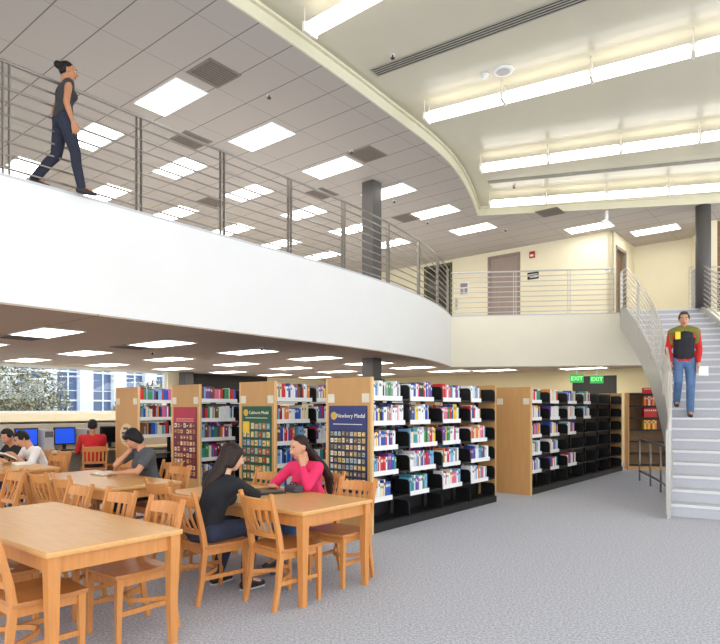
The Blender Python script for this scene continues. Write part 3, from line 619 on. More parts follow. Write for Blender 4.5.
# magazine on a seat, folder and book on tables
t = thing('magazine', 'white and blue magazine lying on a chair seat', 'magazine', D(1.5, 4.4, .4585), G + .3); bm = NB(); box(bm, -.1, .1, -.13, .13, 0, .006); finish('pages', bm, WHITE, t); bm = NB(); box(bm, -.101, .101, -.131, .131, .006, .008); box(bm, -.08, .08, .03, .1, .008, .0085, 1); finish('cover', bm, [mat('mag_cover', (176, 190, 214), .3), mat('mag_title', (60, 80, 140), .4)], t)
def flatbook(p, rz, label, w=.3, d=.22, cover=(120, 76, 40), name='open_book', cat='book', flap=.12):
    t = thing(name, label, cat, p, rz)
    bm = NB(); K = 8
    for s in (-1, 1):
        for k in range(K):
            x0, x1 = s * w / 2 * k / K, s * w / 2 * (k + 1) / K; f = lambda q: .006 + flap * .2 * math.sin(math.pi * min(1, abs(q) / (w / 2))) ** .7 + .004
            box(bm, min(x0, x1), max(x0, x1), -d / 2 + .004, d / 2 - .004, .004, f((x0 + x1) / 2))
    finish('pages', bm, mat('open_pages', (240, 234, 220), .8), t)
    bm = NB(); box(bm, -w / 2 - .006, w / 2 + .006, -d / 2, d / 2, 0, .004); finish('cover', bm, mat('cover_' + '_'.join(map(str, cover)), cover, .5), t); return t
flatbook(D(3.62, 6.86, .741), G + R(90), 'open book lying on the table before the grey-shirted reader')
flatbook(D(3.52, 9.0, .741), G + R(80), 'open white pamphlet lying on the boys\' table', .26, .2, (220, 220, 226))
# laptop-like folder between the two women
t = thing('binder', 'black ring binder lying open between the two women', 'binder', D(3.78, 4.22, .741), G + R(75)); bm = NB(); box(bm, -.16, .16, -.13, .13, 0, .02); box(bm, -.14, .14, -.11, .11, .02, .026, 1); finish('cover', bm, [BLACK, mat('binder_paper', (120, 96, 70), .7)], t); bm = NB(); box(bm, -.16, .16, .13, .145, 0, .05); finish('spine', bm, BLACK, t)
t = thing('bag', 'dark grey bag standing on the table by the woman in pink', 'bag', D(3.98, 4.05, .741), G + R(80)); bm = rbox(-.09, .09, -.05, .05, 0, .065, .02); finish('body', bm, mat('bag_grey', (74, 72, 82), .7), t); bm = NB(); tube(bm, [(-.06, 0, .06), (-.04, 0, .09), (.04, 0, .09), (.06, 0, .06)], .006); finish('handle', bm, BLACK, t)

# ------------------------------------------------------------------ computers by the window
dk = thing('computer_desk', 'long pale computer desk in front of the window', 'desk', D(6., 11.75), G); bm = rbox(-4.2, 2.4, -.42, .42, .69, .725, .006); finish('desktop', bm, mat('desk_laminate', (206, 186, 152), .5), dk)
bm = NB(); box(bm, -4.2, 2.4, .36, .39, .725, 1.22); box(bm, -4.2, 2.4, .3, .33, .2, .69); finish('back_panel', bm, mat('desk_screen', (196, 186, 168), .7), dk)
for x in (-4.1, -2, 0, 2.2): bm = NB(); box(bm, x, x + .05, -.38, .36, 0, .69); finish('leg', bm, mat('desk_leg', (90, 86, 84), .5), dk)
SCB = emit('screen_blue', (24, 78, 215), .55); SCD = mat('screen_off', (16, 18, 22), .15)
def monitor(a, sc, label):
    t = thing('monitor', label, 'monitor', D(a, 11.86, .726), G, 'desktop monitors on the computer desk')
    finish('housing', rbox(-.205, .205, -.03, .02, .1, .44, .008), BLACK, t); bm = NB(); box(bm, -.185, .185, -.034, -.03, .125, .415); finish('screen', bm, sc, t)
    bm = NB(); box(bm, -.03, .03, -.01, .02, .01, .12); box(bm, -.12, .12, -.09, .09, 0, .012); finish('stand', bm, BLACK, t)
    k = thing('keyboard', label.replace('monitor', 'keyboard under the monitor').replace('showing', 'that shows') if 0 else 'dark keyboard in front of the ' + label, 'keyboard', D(a, 11.52, .726), G, 'keyboards on the computer desk'); bm = NB(); box(bm, -.22, .22, -.07, .07, 0, .02); finish('case', bm, BLACK, k); bm = NB(); [box(bm, -.2 + .04 * i, -.168 + .04 * i, -.055 + .03 * j, -.03 + .03 * j, .02, .025) for i in range(10) for j in range(4)]; finish('keys', bm, mat('key_grey', (70, 70, 74), .6), k)
for a, sc, lab in ((3.95, SCD, 'dark monitor leftmost on the computer desk'), (4.72, SCB, 'blue-screen monitor partly behind the boy in white'), (5.42, SCB, 'blue-screen monitor left of the man in red'), (6.35, SCD, 'dark monitor right of the man in red')): monitor(a, sc, lab)
for a, lab in ((5.05, 'grey tower computer left of the fully visible blue screen'), (5.85, 'grey tower computer between the blue screen and the man in red'), (4.35, 'grey tower computer left of the partly hidden blue screen'), (6.78, 'grey tower computer beside the rightmost dark monitor')):
    t = thing('tower_computer', lab, 'computer', D(a, 11.86, .726), G, 'tower computers on the computer desk'); finish('case', rbox(-.09, .09, -.2, .2, 0, .4, .006), mat('pc_grey', (176, 176, 180), .5), t); bm = NB(); box(bm, -.075, .075, -.206, -.2, .26, .37); finish('front_panel', bm, [mat('pc_dark', (92, 94, 100), .5), BLACK], t)

# ------------------------------------------------------------------ signs and small upstairs things
def exit_sign(p, rz, label):
    t = thing('exit_sign', label, 'exit sign', p, rz, 'green exit signs'); bm = NB(); box(bm, -.17, .17, -.02, .02, -.22, 0); finish('case', bm, emit('exit_green', (60, 168, 84), .5), t)
    bm = NB(); text_bm(bm, 'EXIT', .15, Matrix.Translation((0, -.022, -.11)) @ Matrix.Rotation(R(90), 4, 'X'), 0, .002); finish('lettering', bm, emit('exit_letter', (150, 255, 150), 1.1), t)
    bm = NB(); tube(bm, [(0, 0, 0), (0, 0, .24)], .012); finish('stem', bm, WHITE, t)
exit_sign((5.78, 16.0, H1 - .24), R(-12), 'green exit sign hanging left, in front of the dark doorway'); exit_sign((6.47, 16.4, H1 - .24), R(-12), 'green exit sign hanging right, over the dark doorway')
def wallbox(s, z, w, h, d, m, name, label, cat, extra=None, M=MU):
    t = thing(name, label, cat); t.matrix_world = M @ Matrix.Translation((s, 0, z)); bm = NB(); box(bm, -w / 2, w / 2, -d, 0, -h / 2, h / 2); finish('body', bm, m, t)
    if extra:
        bm = NB()
        for q in extra[1]: box(bm, *q[:2], -d - .004, -d, *q[2:]); 
        finish(extra[2], bm, extra[0], t)
    return t
wallbox(2.42, H2 + 2.26, .17, .2, .06, mat('alarm_red', (176, 36, 30), .4), 'fire_alarm', 'red fire alarm on the cream wall right of the upstairs door', 'fire alarm', (WHITE, [(-.05, .05, -.06, .0)], 'strobe'))
wallbox(2.4, H2 + 1.6, .36, .22, .02, mat('sign_black', (40, 38, 36), .5), 'room_sign', 'black room sign with pale lines right of the upstairs door', 'sign', (WHITE, [(-.15, .15, .03, .05), (-.15, .1, -.06, -.04), (-.18, .18, -.012, .0)], 'lettering'))
wallbox(4.85, H2 + 1.5, .34, .46, .025, mat('frame_white', (226, 222, 214), .5), 'notice_frame', 'small framed notice left of the upstairs door', 'notice', (mat('notice_ink', (150, 140, 146), .6), [(-.13, .13, .05, .19), (-.13, -.02, -.18, 0), (.02, .13, -.18, 0)], 'picture'))
wallbox(5.15, H2 + 1.0, .12, .4, .03, mat('panel_grey', (196, 192, 184), .5), 'wall_switch', 'narrow grey wall switch below the framed notice', 'switch', (STEEL, [(-.03, .03, -.1, .1)], 'rocker'))
wallbox(.15, H2 + 1.45, .2, .12, .02, WHITE, 'wall_switch', 'white wall switch beside the recess corner', 'switch', (mat('switch_tan', (190, 180, 150), .5), [(-.05, -.01, -.03, .03), (.01, .05, -.03, .03)], 'rocker'))

# ------------------------------------------------------------------ outside the window
LEAF = [mat('leaf_a', (112, 108, 70), .6), mat('leaf_b', (136, 136, 106), .6), mat('leaf_c', (78, 70, 44), .6), mat('leaf_d', (172, 170, 150), .6)]
bm = NB(); prism(bm, [D(-12, 16.95), D(26, 16.95), D(26, 36), D(-12, 36)], -.4, -.2); struct(finish('ground_outside', bm, mat('paving', (186, 182, 174), .9)))
def tree(p, rad, hc, n, label):
    t = thing('olive_tree', label, 'tree', p); bm = NB(); rnd = random.Random(n)
    tube(bm, [(0, 0, -.2), (.05, .02, .7), (-.03, .05, 1.4), (.05, 0, hc + .4)], [.12, .1, .08, .03])
    for k in range(9): a = k * .7; tube(bm, [(0, 0, .9 + .1 * k), (rad * .4 * math.cos(a), rad * .4 * math.sin(a), hc - .2 + .1 * k), (rad * .8 * math.cos(a), rad * .8 * math.sin(a), hc + .5 * math.sin(k))], [.045, .03, .01], 6)
    finish('trunk', bm, mat('bark', (110, 98, 86), .8), t); bm = NB()
    for i in range(n):
        q = V((rnd.gauss(0, 1), rnd.gauss(0, 1), rnd.gauss(0, .7))); q = q.normalized() * rad * rnd.random() ** .45; q.z *= .85
        c = V((0, 0, hc)) + q; a = V((rnd.gauss(0, 1), rnd.gauss(0, 1), rnd.gauss(0, 1))).normalized(); b = a.orthogonal().normalized(); l, w_ = rnd.uniform(.06, .13), rnd.uniform(.02, .04)
        f = bm.faces.new([bm.verts.new(c - a * l), bm.verts.new(c + b * w_), bm.verts.new(c + a * l), bm.verts.new(c - b * w_)]); f.material_index = rnd.randrange(4)
    o = finish('crown', bm, LEAF, t)
tree((-12.3, 20.2, 0), 2.4, 1.7, 6500, 'silvery olive tree outside the left part of the window')
tree((-9.0, 23.3, 0), .6, 1.5, 420, 'thin olive sapling outside the window, left of the plaque bookcase')
tree((-8.8, 25.0, 0), .75, 2.1, 520, 'slender tree outside the right end of the window')
bl = thing('office_building', 'white pillared building with blue windows outside', 'building', D(5, 29), G)
bm = NB(); box(bm, -14, 18, .5, 6, -.2, 9)
for k in range(-7, 9): x = 12.6 - 5 + 1.75 * k; box(bm, x - .33, x + .33, 0, .5, -.2, 9)
finish('wall', bm, mat('office_white', (214, 218, 226), .8, var=.01), bl); OB = mat('office_glass', (84, 104, 142), .1, var=.15, scale=1.)
for k in range(-7, 8):
    x = 12.6 - 5 + 1.75 * k + .33; bm = NB(); box(bm, x, x + 1.09, .36, .42, .2, 5); w_ = finish('window', bm, OB, bl); bm = NB(); box(bm, x + .62, x + .68, .3, .36, .2, 5); box(bm, x, x + 1.09, .3, .36, 1.9, 1.98); box(bm, x, x + 1.09, .3, .36, 2.4, 2.44); box(bm, x, x + 1.09, .3, .36, 3.3, 3.38); finish('mullion', bm, mat('office_frame', (226, 232, 240), .5), w_)

# ------------------------------------------------------------------ people
SK = [mat('skin_warm', (206, 150, 118), .5, var=.05), mat('skin_tan', (186, 128, 92), .5, var=.05), mat('skin_fair', (222, 176, 148), .5, var=.05)]
EYEW = mat('eye_white', (236, 232, 228), .3); IRIS = mat('iris_dark', (48, 30, 22), .2); LIP = mat('lips', (176, 92, 86), .4)
UNIT = None
def unit_dirs():
    global UNIT
    if UNIT is None:
        b = NB(); bmesh.ops.create_icosphere(b, subdivisions=2, radius=1); UNIT = [v.co.copy() for v in b.verts]; b.free()
    return UNIT
def hull(bm, els):
    """convex hull of ellipsoids (centre, radius or radii, 3x3 axes)"""
    b = NB()
    for e in els:
        c, r = V(e[0]), e[1]; r = (r, r, r) if isinstance(r, (int, float)) else r; Q = e[2] if len(e) > 2 else Matrix.Identity(3)
        for u in unit_dirs(): b.verts.new(c + Q @ V((u.x * r[0], u.y * r[1], u.z * r[2])))
    g = bmesh.ops.convex_hull(b, input=b.verts[:]); junk = list({x for x in g['geom_interior'] + g['geom_unused'] if isinstance(x, bmesh.types.BMVert)})
    if junk: bmesh.ops.delete(b, geom=junk, context='VERTS')
    me = bpy.data.meshes.new('h'); b.to_mesh(me); b.free(); bm.from_mesh(me); bpy.data.meshes.remove(me)
def remesh(name, bm, vox, m, parent, extra=None, sm=3):
    bmesh.ops.recalc_face_normals(bm, faces=bm.faces[:])
    me = bpy.data.meshes.new(name); bm.to_mesh(me); bm.free(); o = bpy.data.objects.new(name, me); COL.objects.link(o)
    k = o.modifiers.new('r', 'REMESH'); k.mode = 'VOXEL'; k.voxel_size = vox; s = o.modifiers.new('s', 'SMOOTH'); s.iterations = sm; s.factor = .5
    dg = bpy.context.evaluated_depsgraph_get(); dg.update(); m2 = bpy.data.meshes.new_from_object(o.evaluated_get(dg)); bpy.data.objects.remove(o); bpy.data.meshes.remove(me)
    b = NB(); b.from_mesh(m2); bpy.data.meshes.remove(m2)
    for f in b.faces: f.material_index = 0; f.smooth = True
    if extra: extra(b)
    me = bpy.data.meshes.new(name); b.to_mesh(me); b.free()
    for x in (m if isinstance(m, list) else [m]): me.materials.append(x)
    o = bpy.data.objects.new(name, me); COL.objects.link(o); o.parent = parent; return o
def frame(up, right):
    u = up.normalized(); r = (right - u * right.dot(u)).normalized(); f = u.cross(r); return Matrix((r, f, u)).transposed()
def ik(a, b, l1, l2, pole):
    a, b = V(a), V(b); d = b - a; L = min(d.length, (l1 + l2) * .999); d.normalize(); b = a + d * L
    x = (l1 * l1 - l2 * l2 + L * L) / (2 * L); h = math.sqrt(max(0, l1 * l1 - x * x)); p = V(pole); p = (p - d * p.dot(d)).normalized(); return a + d * x + p * h, b
def hand(bm, w, d, n, side, curl=.5, s=1.):
    """palm and five fingers: w wrist, d direction, n palm normal (fingers curl towards it), side +1: thumb on d x n"""
    d = d.normalized(); n = (n - d * n.dot(d)).normalized(); t = d.cross(n) * side
    kn = [w + d * .088 * s + t * (.033 - .022 * i) * s for i in range(4)]
    hull(bm, [(w, .023 * s), (w + d * .04 * s + t * .018 * s, .02 * s), (w + d * .04 * s - t * .018 * s, .018 * s)] + [(k, .0125 * s) for k in kn])
    for i, (k, L) in enumerate(zip(kn, (.074, .082, .076, .058))):
        p, a = k, curl * .35; prev = .0108 * s; sp = t * (.12 - .08 * i)
        for j, fr in enumerate((.45, .31, .24)):
            dd = (d * math.cos(a) + n * math.sin(a) + sp).normalized(); q = p + dd * L * fr * s; r = (.0098, .0088, .0078)[j] * s; hull(bm, [(p, prev), (q, r)]); p, prev = q, r; a += curl * .75
    b0 = w + d * .025 * s + t * .022 * s; td = (d * .65 + t * .75 + n * .3).normalized(); b1 = b0 + td * .045 * s; b2 = b1 + (d * .85 + t * .25 + n * .45 * (.5 + curl)).normalized() * .035 * s
    hull(bm, [(b0, .016 * s), (b1, .0115 * s)]); hull(bm, [(b1, .0115 * s), (b2, .0088 * s)])
def person(label, loc, heading, hip, neck, right=(1, 0, 0), look=(0, 1, 0), wr=None, wl=None, pole_r=(.3, -.5, -1), pole_l=(-.3, -.5, -1), knee=None, ankle=None, toe=None, sex='f', skin=0, hair='short', hairc=(30, 24, 22), shirt=((60, 60, 60), 1.), pants=(60, 70, 100), shoe=(40, 38, 40), sc=1., curl=(.5, .5), hdir=None, palm=None, vest=None, cap=None, chain=None, hoff=.0, trim=None):
    a = math.atan2(-heading[0], heading[1]); t = thing('person', label, 'person', loc, a); t.scale = (sc, sc, sc)
    hip, neck, right = V(hip), V(neck), V(right); T = frame(neck - hip, right); X, Y, Z = (T.col[i] for i in range(3)); f_ = sex == 'f'
    sw = .165 if f_ else .175; sh = {1: neck + X * sw - Z * .035, -1: neck - X * sw - Z * .035}; hw = .095
    hj = {1: hip + X * hw, -1: hip - X * hw}; wr_ = {1: V(wr), -1: V(wl)}; pole = {1: V(pole_r), -1: V(pole_l)}
    UA, FA = (.275, .235) if f_ else (.29, .25); el = {}; 
    for s in (1, -1): el[s], wr_[s] = ik(sh[s], wr_[s], UA, FA, pole[s])
    lk = V(look).normalized(); hr = lk.cross(V((0, 0, 1))); hr = hr.normalized(); hu = hr.cross(lk); Hd = Matrix((hr, lk, hu)).transposed()
    hc = neck + Z * .055 + hu * .115 + lk * (.025 + hoff)
    def hp(x, y, z): return hc + Hd @ V((x, y, z))
    L = (neck - hip).length
    def torso(bm, g):
        w1, w2, w3 = ((.158, .112, .11), (.122, .09, .08), (.142, .1, .12)) if f_ else ((.155, .112, .11), (.142, .1, .09), (.165, .11, .13))
        A = (hip + Z * .0, tuple(x + g for x in w1), T); B = (hip + Z * L * .42, tuple(x + g for x in w2), T); C = (hip + Z * L * .72, tuple(x + g for x in w3), T)
        hull(bm, [A, B]); hull(bm, [B, C]); hull(bm, [C, (sh[1] - Z * .01 - X * .012, .055 + g), (sh[-1] - Z * .01 + X * .012, .055 + g), (neck - Z * .03, .05 + g)])
        if f_:
            for s in (1, -1): hull(bm, [(hip + Z * L * .68 + X * s * .068 + Y * .065, .062 + g), (hip + Z * L * .8 + X * s * .06 + Y * .04, .04 + g)])
    def arm(bm, g, upto, r=(.05, .042, .036, .026)):
        if f_: r = (.044, .037, .032, .023)
        if upto <= 0: return
        for s in (1, -1):
            hull(bm, [(sh[s], r[0] + g + .006), (sh[s].lerp(el[s], .3), r[0] + g)])
            e = el[s] if upto >= 1 else sh[s].lerp(el[s], upto * 1.0); hull(bm, [(sh[s].lerp(el[s], min(.3, upto)), r[0] + g), (e, r[1] + g + (.006 if upto < 1 else 0))])
            if upto > 1:
                w = el[s].lerp(wr_[s], upto - 1); m_ = el[s].lerp(w, .3); hull(bm, [(el[s], r[1] + g), (m_, r[1] + g * 1.0)]); hull(bm, [(m_, r[1] + g), (w, r[3] + g * .9)])
    def legs(bm, g, end=1.):
        for s, k in ((1, 0), (-1, 1)):
            K, An = V(knee[k]), V(ankle[k]); hull(bm, [(hj[s], .085 + g), (hj[s].lerp(K, .4), .074 + g)]); hull(bm, [(hj[s].lerp(K, .4), .074 + g), (K, .054 + g)])
            c = K.lerp(An, .3); e = K.lerp(An, end); hull(bm, [(K, .054 + g), (c + V((0, -.012, 0)), .052 + g)]); hull(bm, [(c + V((0, -.012, 0)), .052 + g), (e, .036 + g * 1.5)])
    # body
    bm = NB(); torso(bm, 0); arm(bm, 0, 2); legs(bm, 0); hull(bm, [(neck - Z * .03, .055), (neck + Z * .03, .05), (hp(0, -.03, -.06), .052)])
    hull(bm, [(hp(0, -.012, .03), (.074, .094, .088), Hd), (hp(0, .022, -.02), (.064, .07, .06), Hd), (hp(0, .038, -.078), (.034, .034, .028), Hd)])
    hull(bm, [(hp(0, .087, .012), .008), (hp(0, .105, -.022), .012), (hp(0, .084, -.03), (.018, .012, .008), Hd)])
    for s in (1, -1):
        hull(bm, [(hp(s * .074, -.005, -.005), (.009, .02, .03), Hd), (hp(s * .078, -.014, .008), (.008, .016, .018), Hd)])
        dflt = (wr_[s] - el[s]); hd = V(hdir[0 if s == 1 else 1]) if hdir and hdir[0 if s == 1 else 1] else dflt; pn = V(palm[0 if s == 1 else 1]) if palm and palm[0 if s == 1 else 1] else V((0, 0, -1)) if abs(dflt.normalized().z) < .75 else V((-s, 0, 0)); hand(bm, wr_[s], hd, pn, s * (1 if pn.z < -.3 or 1 else -1), curl[0 if s == 1 else 1], .95 if f_ else 1.03)
    for k in (0, 1): An = V(ankle[k]); td = V(toe[k]) if toe else V((0, 1, 0)); hull(bm, [(An, .036), (An + td * .12 - V((0, 0, .045)), .028)])
    def face(b):
        for s in (1, -1):
            ball(b, hp(s * .031, .079, .012), (.0125, .006, .006), Hd.to_4x4(), 12, 1); ball(b, hp(s * .031, .0835, .012), (.0062, .0035, .006), Hd.to_4x4(), 10, 2)
            ball(b, hp(s * .033, .083, .034), (.021, .006, .0045), Hd.to_4x4(), 10, 3)
        ball(b, hp(0, .083, -.052), (.023, .009, .0055), Hd.to_4x4(), 12, 4); ball(b, hp(0, .081, -.0605), (.019, .009, .006), Hd.to_4x4(), 12, 4)
    HM = mat('hair_%d_%d_%d' % hairc, hairc, .55, var=.5, scale=6, stretch=(22, 22, 2.5), spec=.3)
    o = remesh('body', bm, .0065, [SK[skin], EYEW, IRIS, HM, LIP], t, face, 2)
    # clothes
    SM = mat('shirt_%d_%d_%d' % shirt[0], shirt[0], .85, var=.1, scale=9, bump=.25); bm = NB(); torso(bm, .012); arm(bm, .011, shirt[1])
    remesh('shirt', bm, .009, SM, t)
    if vest:
        bm = NB(); 
        w3 = (.183, .134, .15); hull(bm, [(hip + Z * .05, (.168, .128, .1), T), (hip + Z * L * .45, (.158, .118, .09), T)]); hull(bm, [(hip + Z * L * .45, (.158, .118, .09), T), (hip + Z * L * .72, w3, T)]); hull(bm, [(hip + Z * L * .72, w3, T), (neck - Z * .06 + X * .09, .088), (neck - Z * .06 - X * .09, .088)]); remesh('vest', bm, .009, mat('vest_cloth', vest, .8, var=.1), t)
    bm = NB(); hull(bm, [(hip + Z * .09, (.15, .112, .05), T), (hip - Z * .02, (.168, .125, .11), T)]); legs(bm, .013, .97); remesh('trousers', bm, .009, mat('trousers_%d_%d_%d' % pants, pants, .85, var=.16, scale=7, bump=.25), t)
    for k in (0, 1):
        An = V(ankle[k]); td = (V(toe[k]) if toe else V((0, 1, 0))).normalized(); bm = NB(); b0 = An + V((0, 0, -.03)); sole = An.z - .085
        hull(bm, [(b0, (.045, .05, .05)), (An - td * .03 + V((0, 0, -.045)), .04)]); hull(bm, [(An - td * .03 + V((0, 0, -.047)), .038), (An + td * .09 + V((0, 0, -.05)), .035), (b0 + td * .03, .04)]); hull(bm, [(An + td * .09 + V((0, 0, -.05)), .035), (An + td * .16 + V((0, 0, -.058)), .026)])
        so = remesh('shoe', bm, .008, mat('shoe_%d_%d_%d' % shoe, shoe, .5), t)
        if trim: bm = NB(); hull(bm, [(An - td * .035 + V((0, 0, -.082)), (.036, .036, .008)), (An + td * .15 + V((0, 0, -.082)), (.032, .032, .008))]); finish('sole', bm, mat('sole_white', (226, 224, 220), .6), so)
    # hair
    bm = NB(); hull(bm, [(hp(0, -.027, .052), (.081, .09, .08), Hd), (hp(0, -.055, .01), (.076, .06, .075), Hd)])
    if hair in ('short', 'fringe'):
        for s in (1, -1): hull(bm, [(hp(s * .066, .01, .04), (.02, .04, .035), Hd), (hp(s * .07, -.02, .0), (.014, .022, .03), Hd)])
        hull(bm, [(hp(0, .03, .1), (.05, .03, .022), Hd), (hp(0, -.03, .11), (.06, .05, .026), Hd)])
    if hair in ('bob', 'fringe'): hull(bm, [(hp(-.045, .045, .075), .03), (hp(.045, .045, .075), .03), (hp(0, .068, .06), (.045, .014, .018), Hd)])
    if hair == 'bob':
        for s in (1, -1): hull(bm, [(hp(s * .066, .0, .05), (.022, .06, .04), Hd), (hp(s * .074, -.03, -.04), (.018, .04, .05), Hd)])
        hull(bm, [(hp(0, -.06, 0), (.08, .06, .09), Hd), (hp(0, -.06, -.06), (.072, .045, .04), Hd)])
    if hair == 'long':
        for s in (1, -1): hull(bm, [(hp(s * .06, .0, .06), (.026, .06, .04), Hd), (hp(s * .072, -.03, -.05), (.022, .045, .05), Hd)])
    if hair == 'bun': hull(bm, [(hp(0, -.1, .05), .052), (hp(0, -.125, .06), .048)])
    if chain:
        pts = [(hp(0, -.075, .0), (.062, .04, .06), Hd)] + [(V(c[0]), c[1], T) for c in chain]
        for p_, q_ in zip(pts, pts[1:]): hull(bm, [p_, q_])
    remesh('hair', bm, .008, HM, t, sm=2)
    if cap: bm = NB(); hull(bm, [(hp(0, -.012, .07), (.088, .1, .062), Hd)]); hull(bm, [(hp(0, .06, .055), (.06, .05, .012), Hd), (hp(0, .12, .045), (.05, .03, .008), Hd)]); remesh('cap', bm, .008, mat('cap_cloth', cap, .8), t)
    return t
KS = [(.1, .42, .52), (-.1, .42, .52)]
nA1, pA1 = (-A1.x, -A1.y), (A1.x, A1.y)
person('woman in a pink long-sleeved top sitting with chin on her hand', D(4.42, 4.18), nA1, (0, .0, .53), (.0, .17, .98), (1, .08, 0), (.12, .95, -.22), wr=(.1, .5, .785), wl=(-.085, .275, .955), pole_r=(.9, -.2, -.6), pole_l=(-.9, .35, -1), knee=[(.1, .42, .53), (-.1, .43, .53)], ankle=[(.12, .42, .085), (-.1, .52, .085)], skin=0, hair='tight', hairc=(42, 27, 23), shirt=((232, 48, 104), 1.93), pants=(70, 104, 150), shoe=(70, 70, 80), curl=(.3, 1.7), hdir=(None, (.12, -.12, 1)), palm=((0, 0, -1), (1, -.3, .1)), chain=[((-.03, .06, 1.04), (.05, .04, .05)), ((-.09, .0, .95), (.05, .04, .05)), ((-.14, -.04, .84), (.055, .04, .06)), ((-.13, -.06, .7), (.035, .03, .05))])
person('woman with long dark hair in a black long-sleeved top, seen from behind', D(2.98, 4.07), pA1, (0, .0, .53), (.04, .17, .96), (1, .1, 0), (.25, .95, -.3), wr=(-.02, .56, .785), wl=(-.05, .33, .99), pole_r=(1, .1, -.5), pole_l=(-.8, .2, -1), knee=[(.1, .43, .52), (-.12, .42, .52)], ankle=[(.13, .34, .085), (-.2, .28, .085)], toe=[(.1, 1, 0), (-.1, 1, 0)], skin=2, hair='long', hairc=(44, 29, 25), shirt=((26, 27, 34), 1.95), pants=(44, 50, 72), shoe=(30, 28, 30), curl=(.4, .9), hdir=(None, (.1, .1, 1)), palm=((0, 0, -1), (.3, -.6, 0)), trim=True, chain=[((.03, .12, 1.0), (.075, .05, .06)), ((-.0, .06, .93), (.06, .03, .04)), ((-.035, .03, .875), (.022, .015, .02))])
person('woman in a charcoal T-shirt reading with a hand against her face', D(4.03, 6.5), nA1, (0, .0, .54), (.0, .15, 1.04), (1, 0, 0), (.15, .75, -.62), wr=(.06, .27, 1.03), wl=(.0, .44, .785), pole_r=(.9, .4, -1), pole_l=(-1, .1, -.5), knee=KS, ankle=[(.1, .42, .085), (-.1, .42, .085)], skin=0, hair='bob', hairc=(22, 20, 24), shirt=((84, 86, 92), .62), pants=(44, 52, 84), curl=(.7, .4), hdir=((-.1, -.05, 1), None), palm=((0, -.7, 0), (0, 0, -1)))
person('boy in a white T-shirt bent over a hand-held book', D(3.98, 9.3), nA1, (0, .0, .53), (.0, .22, .95), (1, 0, 0), (.1, .8, -.55), wr=(.09, .44, .83), wl=(-.09, .44, .83), pole_r=(.7, -.2, -1), pole_l=(-.7, -.2, -1), knee=KS, ankle=[(.1, .42, .085), (-.1, .42, .085)], sex='m', skin=0, hair='short', hairc=(24, 22, 24), shirt=((236, 234, 232), .75), pants=(60, 70, 96), curl=(.7, .7))
person('boy in a black T-shirt leaning towards the boy in white', D(4.02, 10.02), nA1, (0, .0, .53), (-.04, .24, .95), (1, 0, 0), (-.4, .8, -.45), wr=(.1, .5, .785), wl=(-.12, .5, .785), pole_r=(.9, -.1, -.7), pole_l=(-.9, -.1, -.7), knee=KS, ankle=[(.1, .42, .085), (-.1, .42, .085)], sex='m', skin=0, hair='short', hairc=(20, 19, 22), shirt=((30, 31, 38), .8), pants=(40, 48, 78))
person('man in a red shirt sitting at the computer desk, seen from behind', D(5.42, 10.74), (-.43, .9), (0, .0, .53), (.0, .06, 1.03), (1, 0, 0), (.1, 1, -.1), wr=(.14, .42, .77), wl=(-.22, .42, .77), pole_r=(.3, -.3, -1), pole_l=(-.3, -.3, -1), knee=KS, ankle=[(.1, .42, .085), (-.1, .42, .085)], sex='m', skin=1, hair='short', hairc=(22, 20, 22), shirt=((198, 34, 40), .95), pants=(36, 40, 56))
# man on the stairs (front foot on step 8, rear foot on step 9)
nlow, nhi = 8, 9; dph = PH0 + (nlow - .5) * DPH; pm = PO(21.26, dph, nlow * RISE)
hd = V((math.sin(R(dph)), -math.cos(R(dph)), 0)); run_ = 21.55 * R(DPH)
person('man in a black vest with red sleeves and blue jeans walking down the stairs', pm, (hd.x, hd.y), (0, -.06, .93), (0, -.02, 1.43), (1, 0, 0), (.05, 1, -.18), wr=(.2, .06, .9), wl=(-.2, .04, .89), pole_r=(.4, -1, 0), pole_l=(-.4, -1, 0), knee=[(.09, .08, .60), (-.09, .06, .53)], ankle=[(.09, -.2, .085 + RISE), (-.09, -.02, .085)], sex='m', skin=0, hair='short', hairc=(70, 56, 40), shirt=((204, 40, 44), 1.93), vest=(34, 34, 42), pants=(92, 122, 164), shoe=(50, 46, 48), cap=None, hdir=((0, .15, -1), (0, .15, -1)), palm=((-1, 0, 0), (1, 0, 0)), sc=1.09)
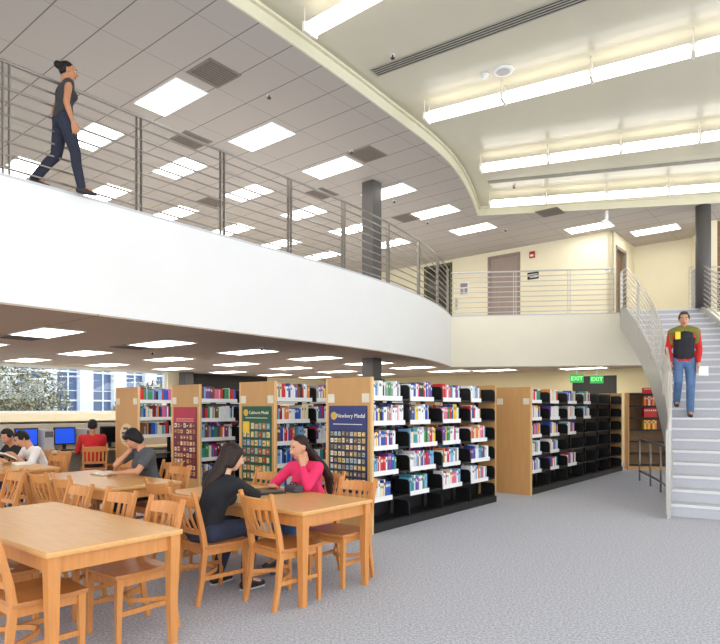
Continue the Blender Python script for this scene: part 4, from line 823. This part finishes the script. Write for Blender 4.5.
# olive yoke on his shoulders, badge and paper: yoke belongs to his clothes
pman = [o for o in bpy.data.objects if o.get('label', '').startswith('man in a black vest')][0]
bm = NB(); hull(bm, [((.155, -.02, 1.385), .085), ((.05, -.02, 1.42), .09)]); hull(bm, [((-.155, -.02, 1.385), .085), ((-.05, -.02, 1.42), .09)]); hull(bm, [((.172, -.03, 1.37), .074), ((.185, -.045, 1.24), .06)]); hull(bm, [((-.172, -.03, 1.37), .074), ((-.185, -.045, 1.24), .06)]); remesh('shoulder_yoke', bm, .009, mat('olive_cloth', (126, 122, 52), .85, var=.15), pman)
bm = NB(); box(bm, .06, .135, .1, .124, 1.27, 1.39); o = finish('yellow_badge', bm, mat('badge_yellow', (240, 214, 40), .5), pman, bevel=.004)
pp = pman.matrix_basis @ V((-.215, .07, .77)); t = thing('paper_sheet', 'white paper sheet in the hand of the man on the stairs', 'paper', pp, .3); bm = NB()
for k in range(6): box(bm, -.02 + .035 * k, .015 + .035 * k, -.002 + .004 * math.sin(k), .0 + .004 * math.sin(k), -.1, .06)
finish('sheet', bm, WHITE, t)
# woman on the balcony
pb = V((-3.54, 7.15, H2 - .02)); tg = V((.82, .57, 0)).normalized()
person('woman in a sleeveless dark top and dark jeans walking along the balcony', pb, (tg.x, tg.y), (0, 0, .9), (0, .03, 1.36), (1, .1, 0), (.15, 1, -.05), wr=(.2, .08, .83), wl=(-.2, -.06, .83), pole_r=(.3, -1, 0), pole_l=(-.3, -1, 0), knee=[(.09, .13, .49), (-.09, -.06, .48)], ankle=[(.08, .2, .085), (-.08, -.31, .125)], skin=1, hair='bun', hairc=(24, 18, 18), shirt=((58, 56, 58), 0), pants=(38, 42, 58), shoe=(34, 32, 36), sc=.95)
# book held by the boy in white
flatbook(D(3.98, 9.3) - A1 * .52 + V((0, 0, .83)), G + R(90), 'open book held up by the boy in white', .26, .2, (70, 40, 36)).rotation_euler = (R(40) * 0 + .5, .0, G + R(90))

# ------------------------------------------------------------------ daylight and camera
w = bpy.data.worlds.new('sky'); scene.world = w; w.use_nodes = True; bg = w.node_tree.nodes['Background']; bg.inputs['Color'].default_value = (.925, .965, 1., 1); bg.inputs['Strength'].default_value = 2.5
sun = bpy.data.lights.new('sun', 'SUN'); sun.energy = .4; sun.angle = R(6); so = bpy.data.objects.new('sun', sun); COL.objects.link(so); so.rotation_euler = (R(50), 0, R(-20))
cam = bpy.data.cameras.new('camera'); co = bpy.data.objects.new('camera', cam); COL.objects.link(co); co.location = (0, 0, 1.52); co.rotation_euler = (R(90), 0, 0)
cam.lens = 30; cam.sensor_width = 36; cam.sensor_fit = 'HORIZONTAL'; cam.shift_y = (409 - 322) / 720; cam.clip_start = .05; scene.camera = co
vs = scene.view_settings; vs.view_transform = 'Standard'; vs.look = 'None'; vs.gamma = 1; vs.exposure = .32; vs.use_curve_mapping = False
scene.render.film_transparent = False
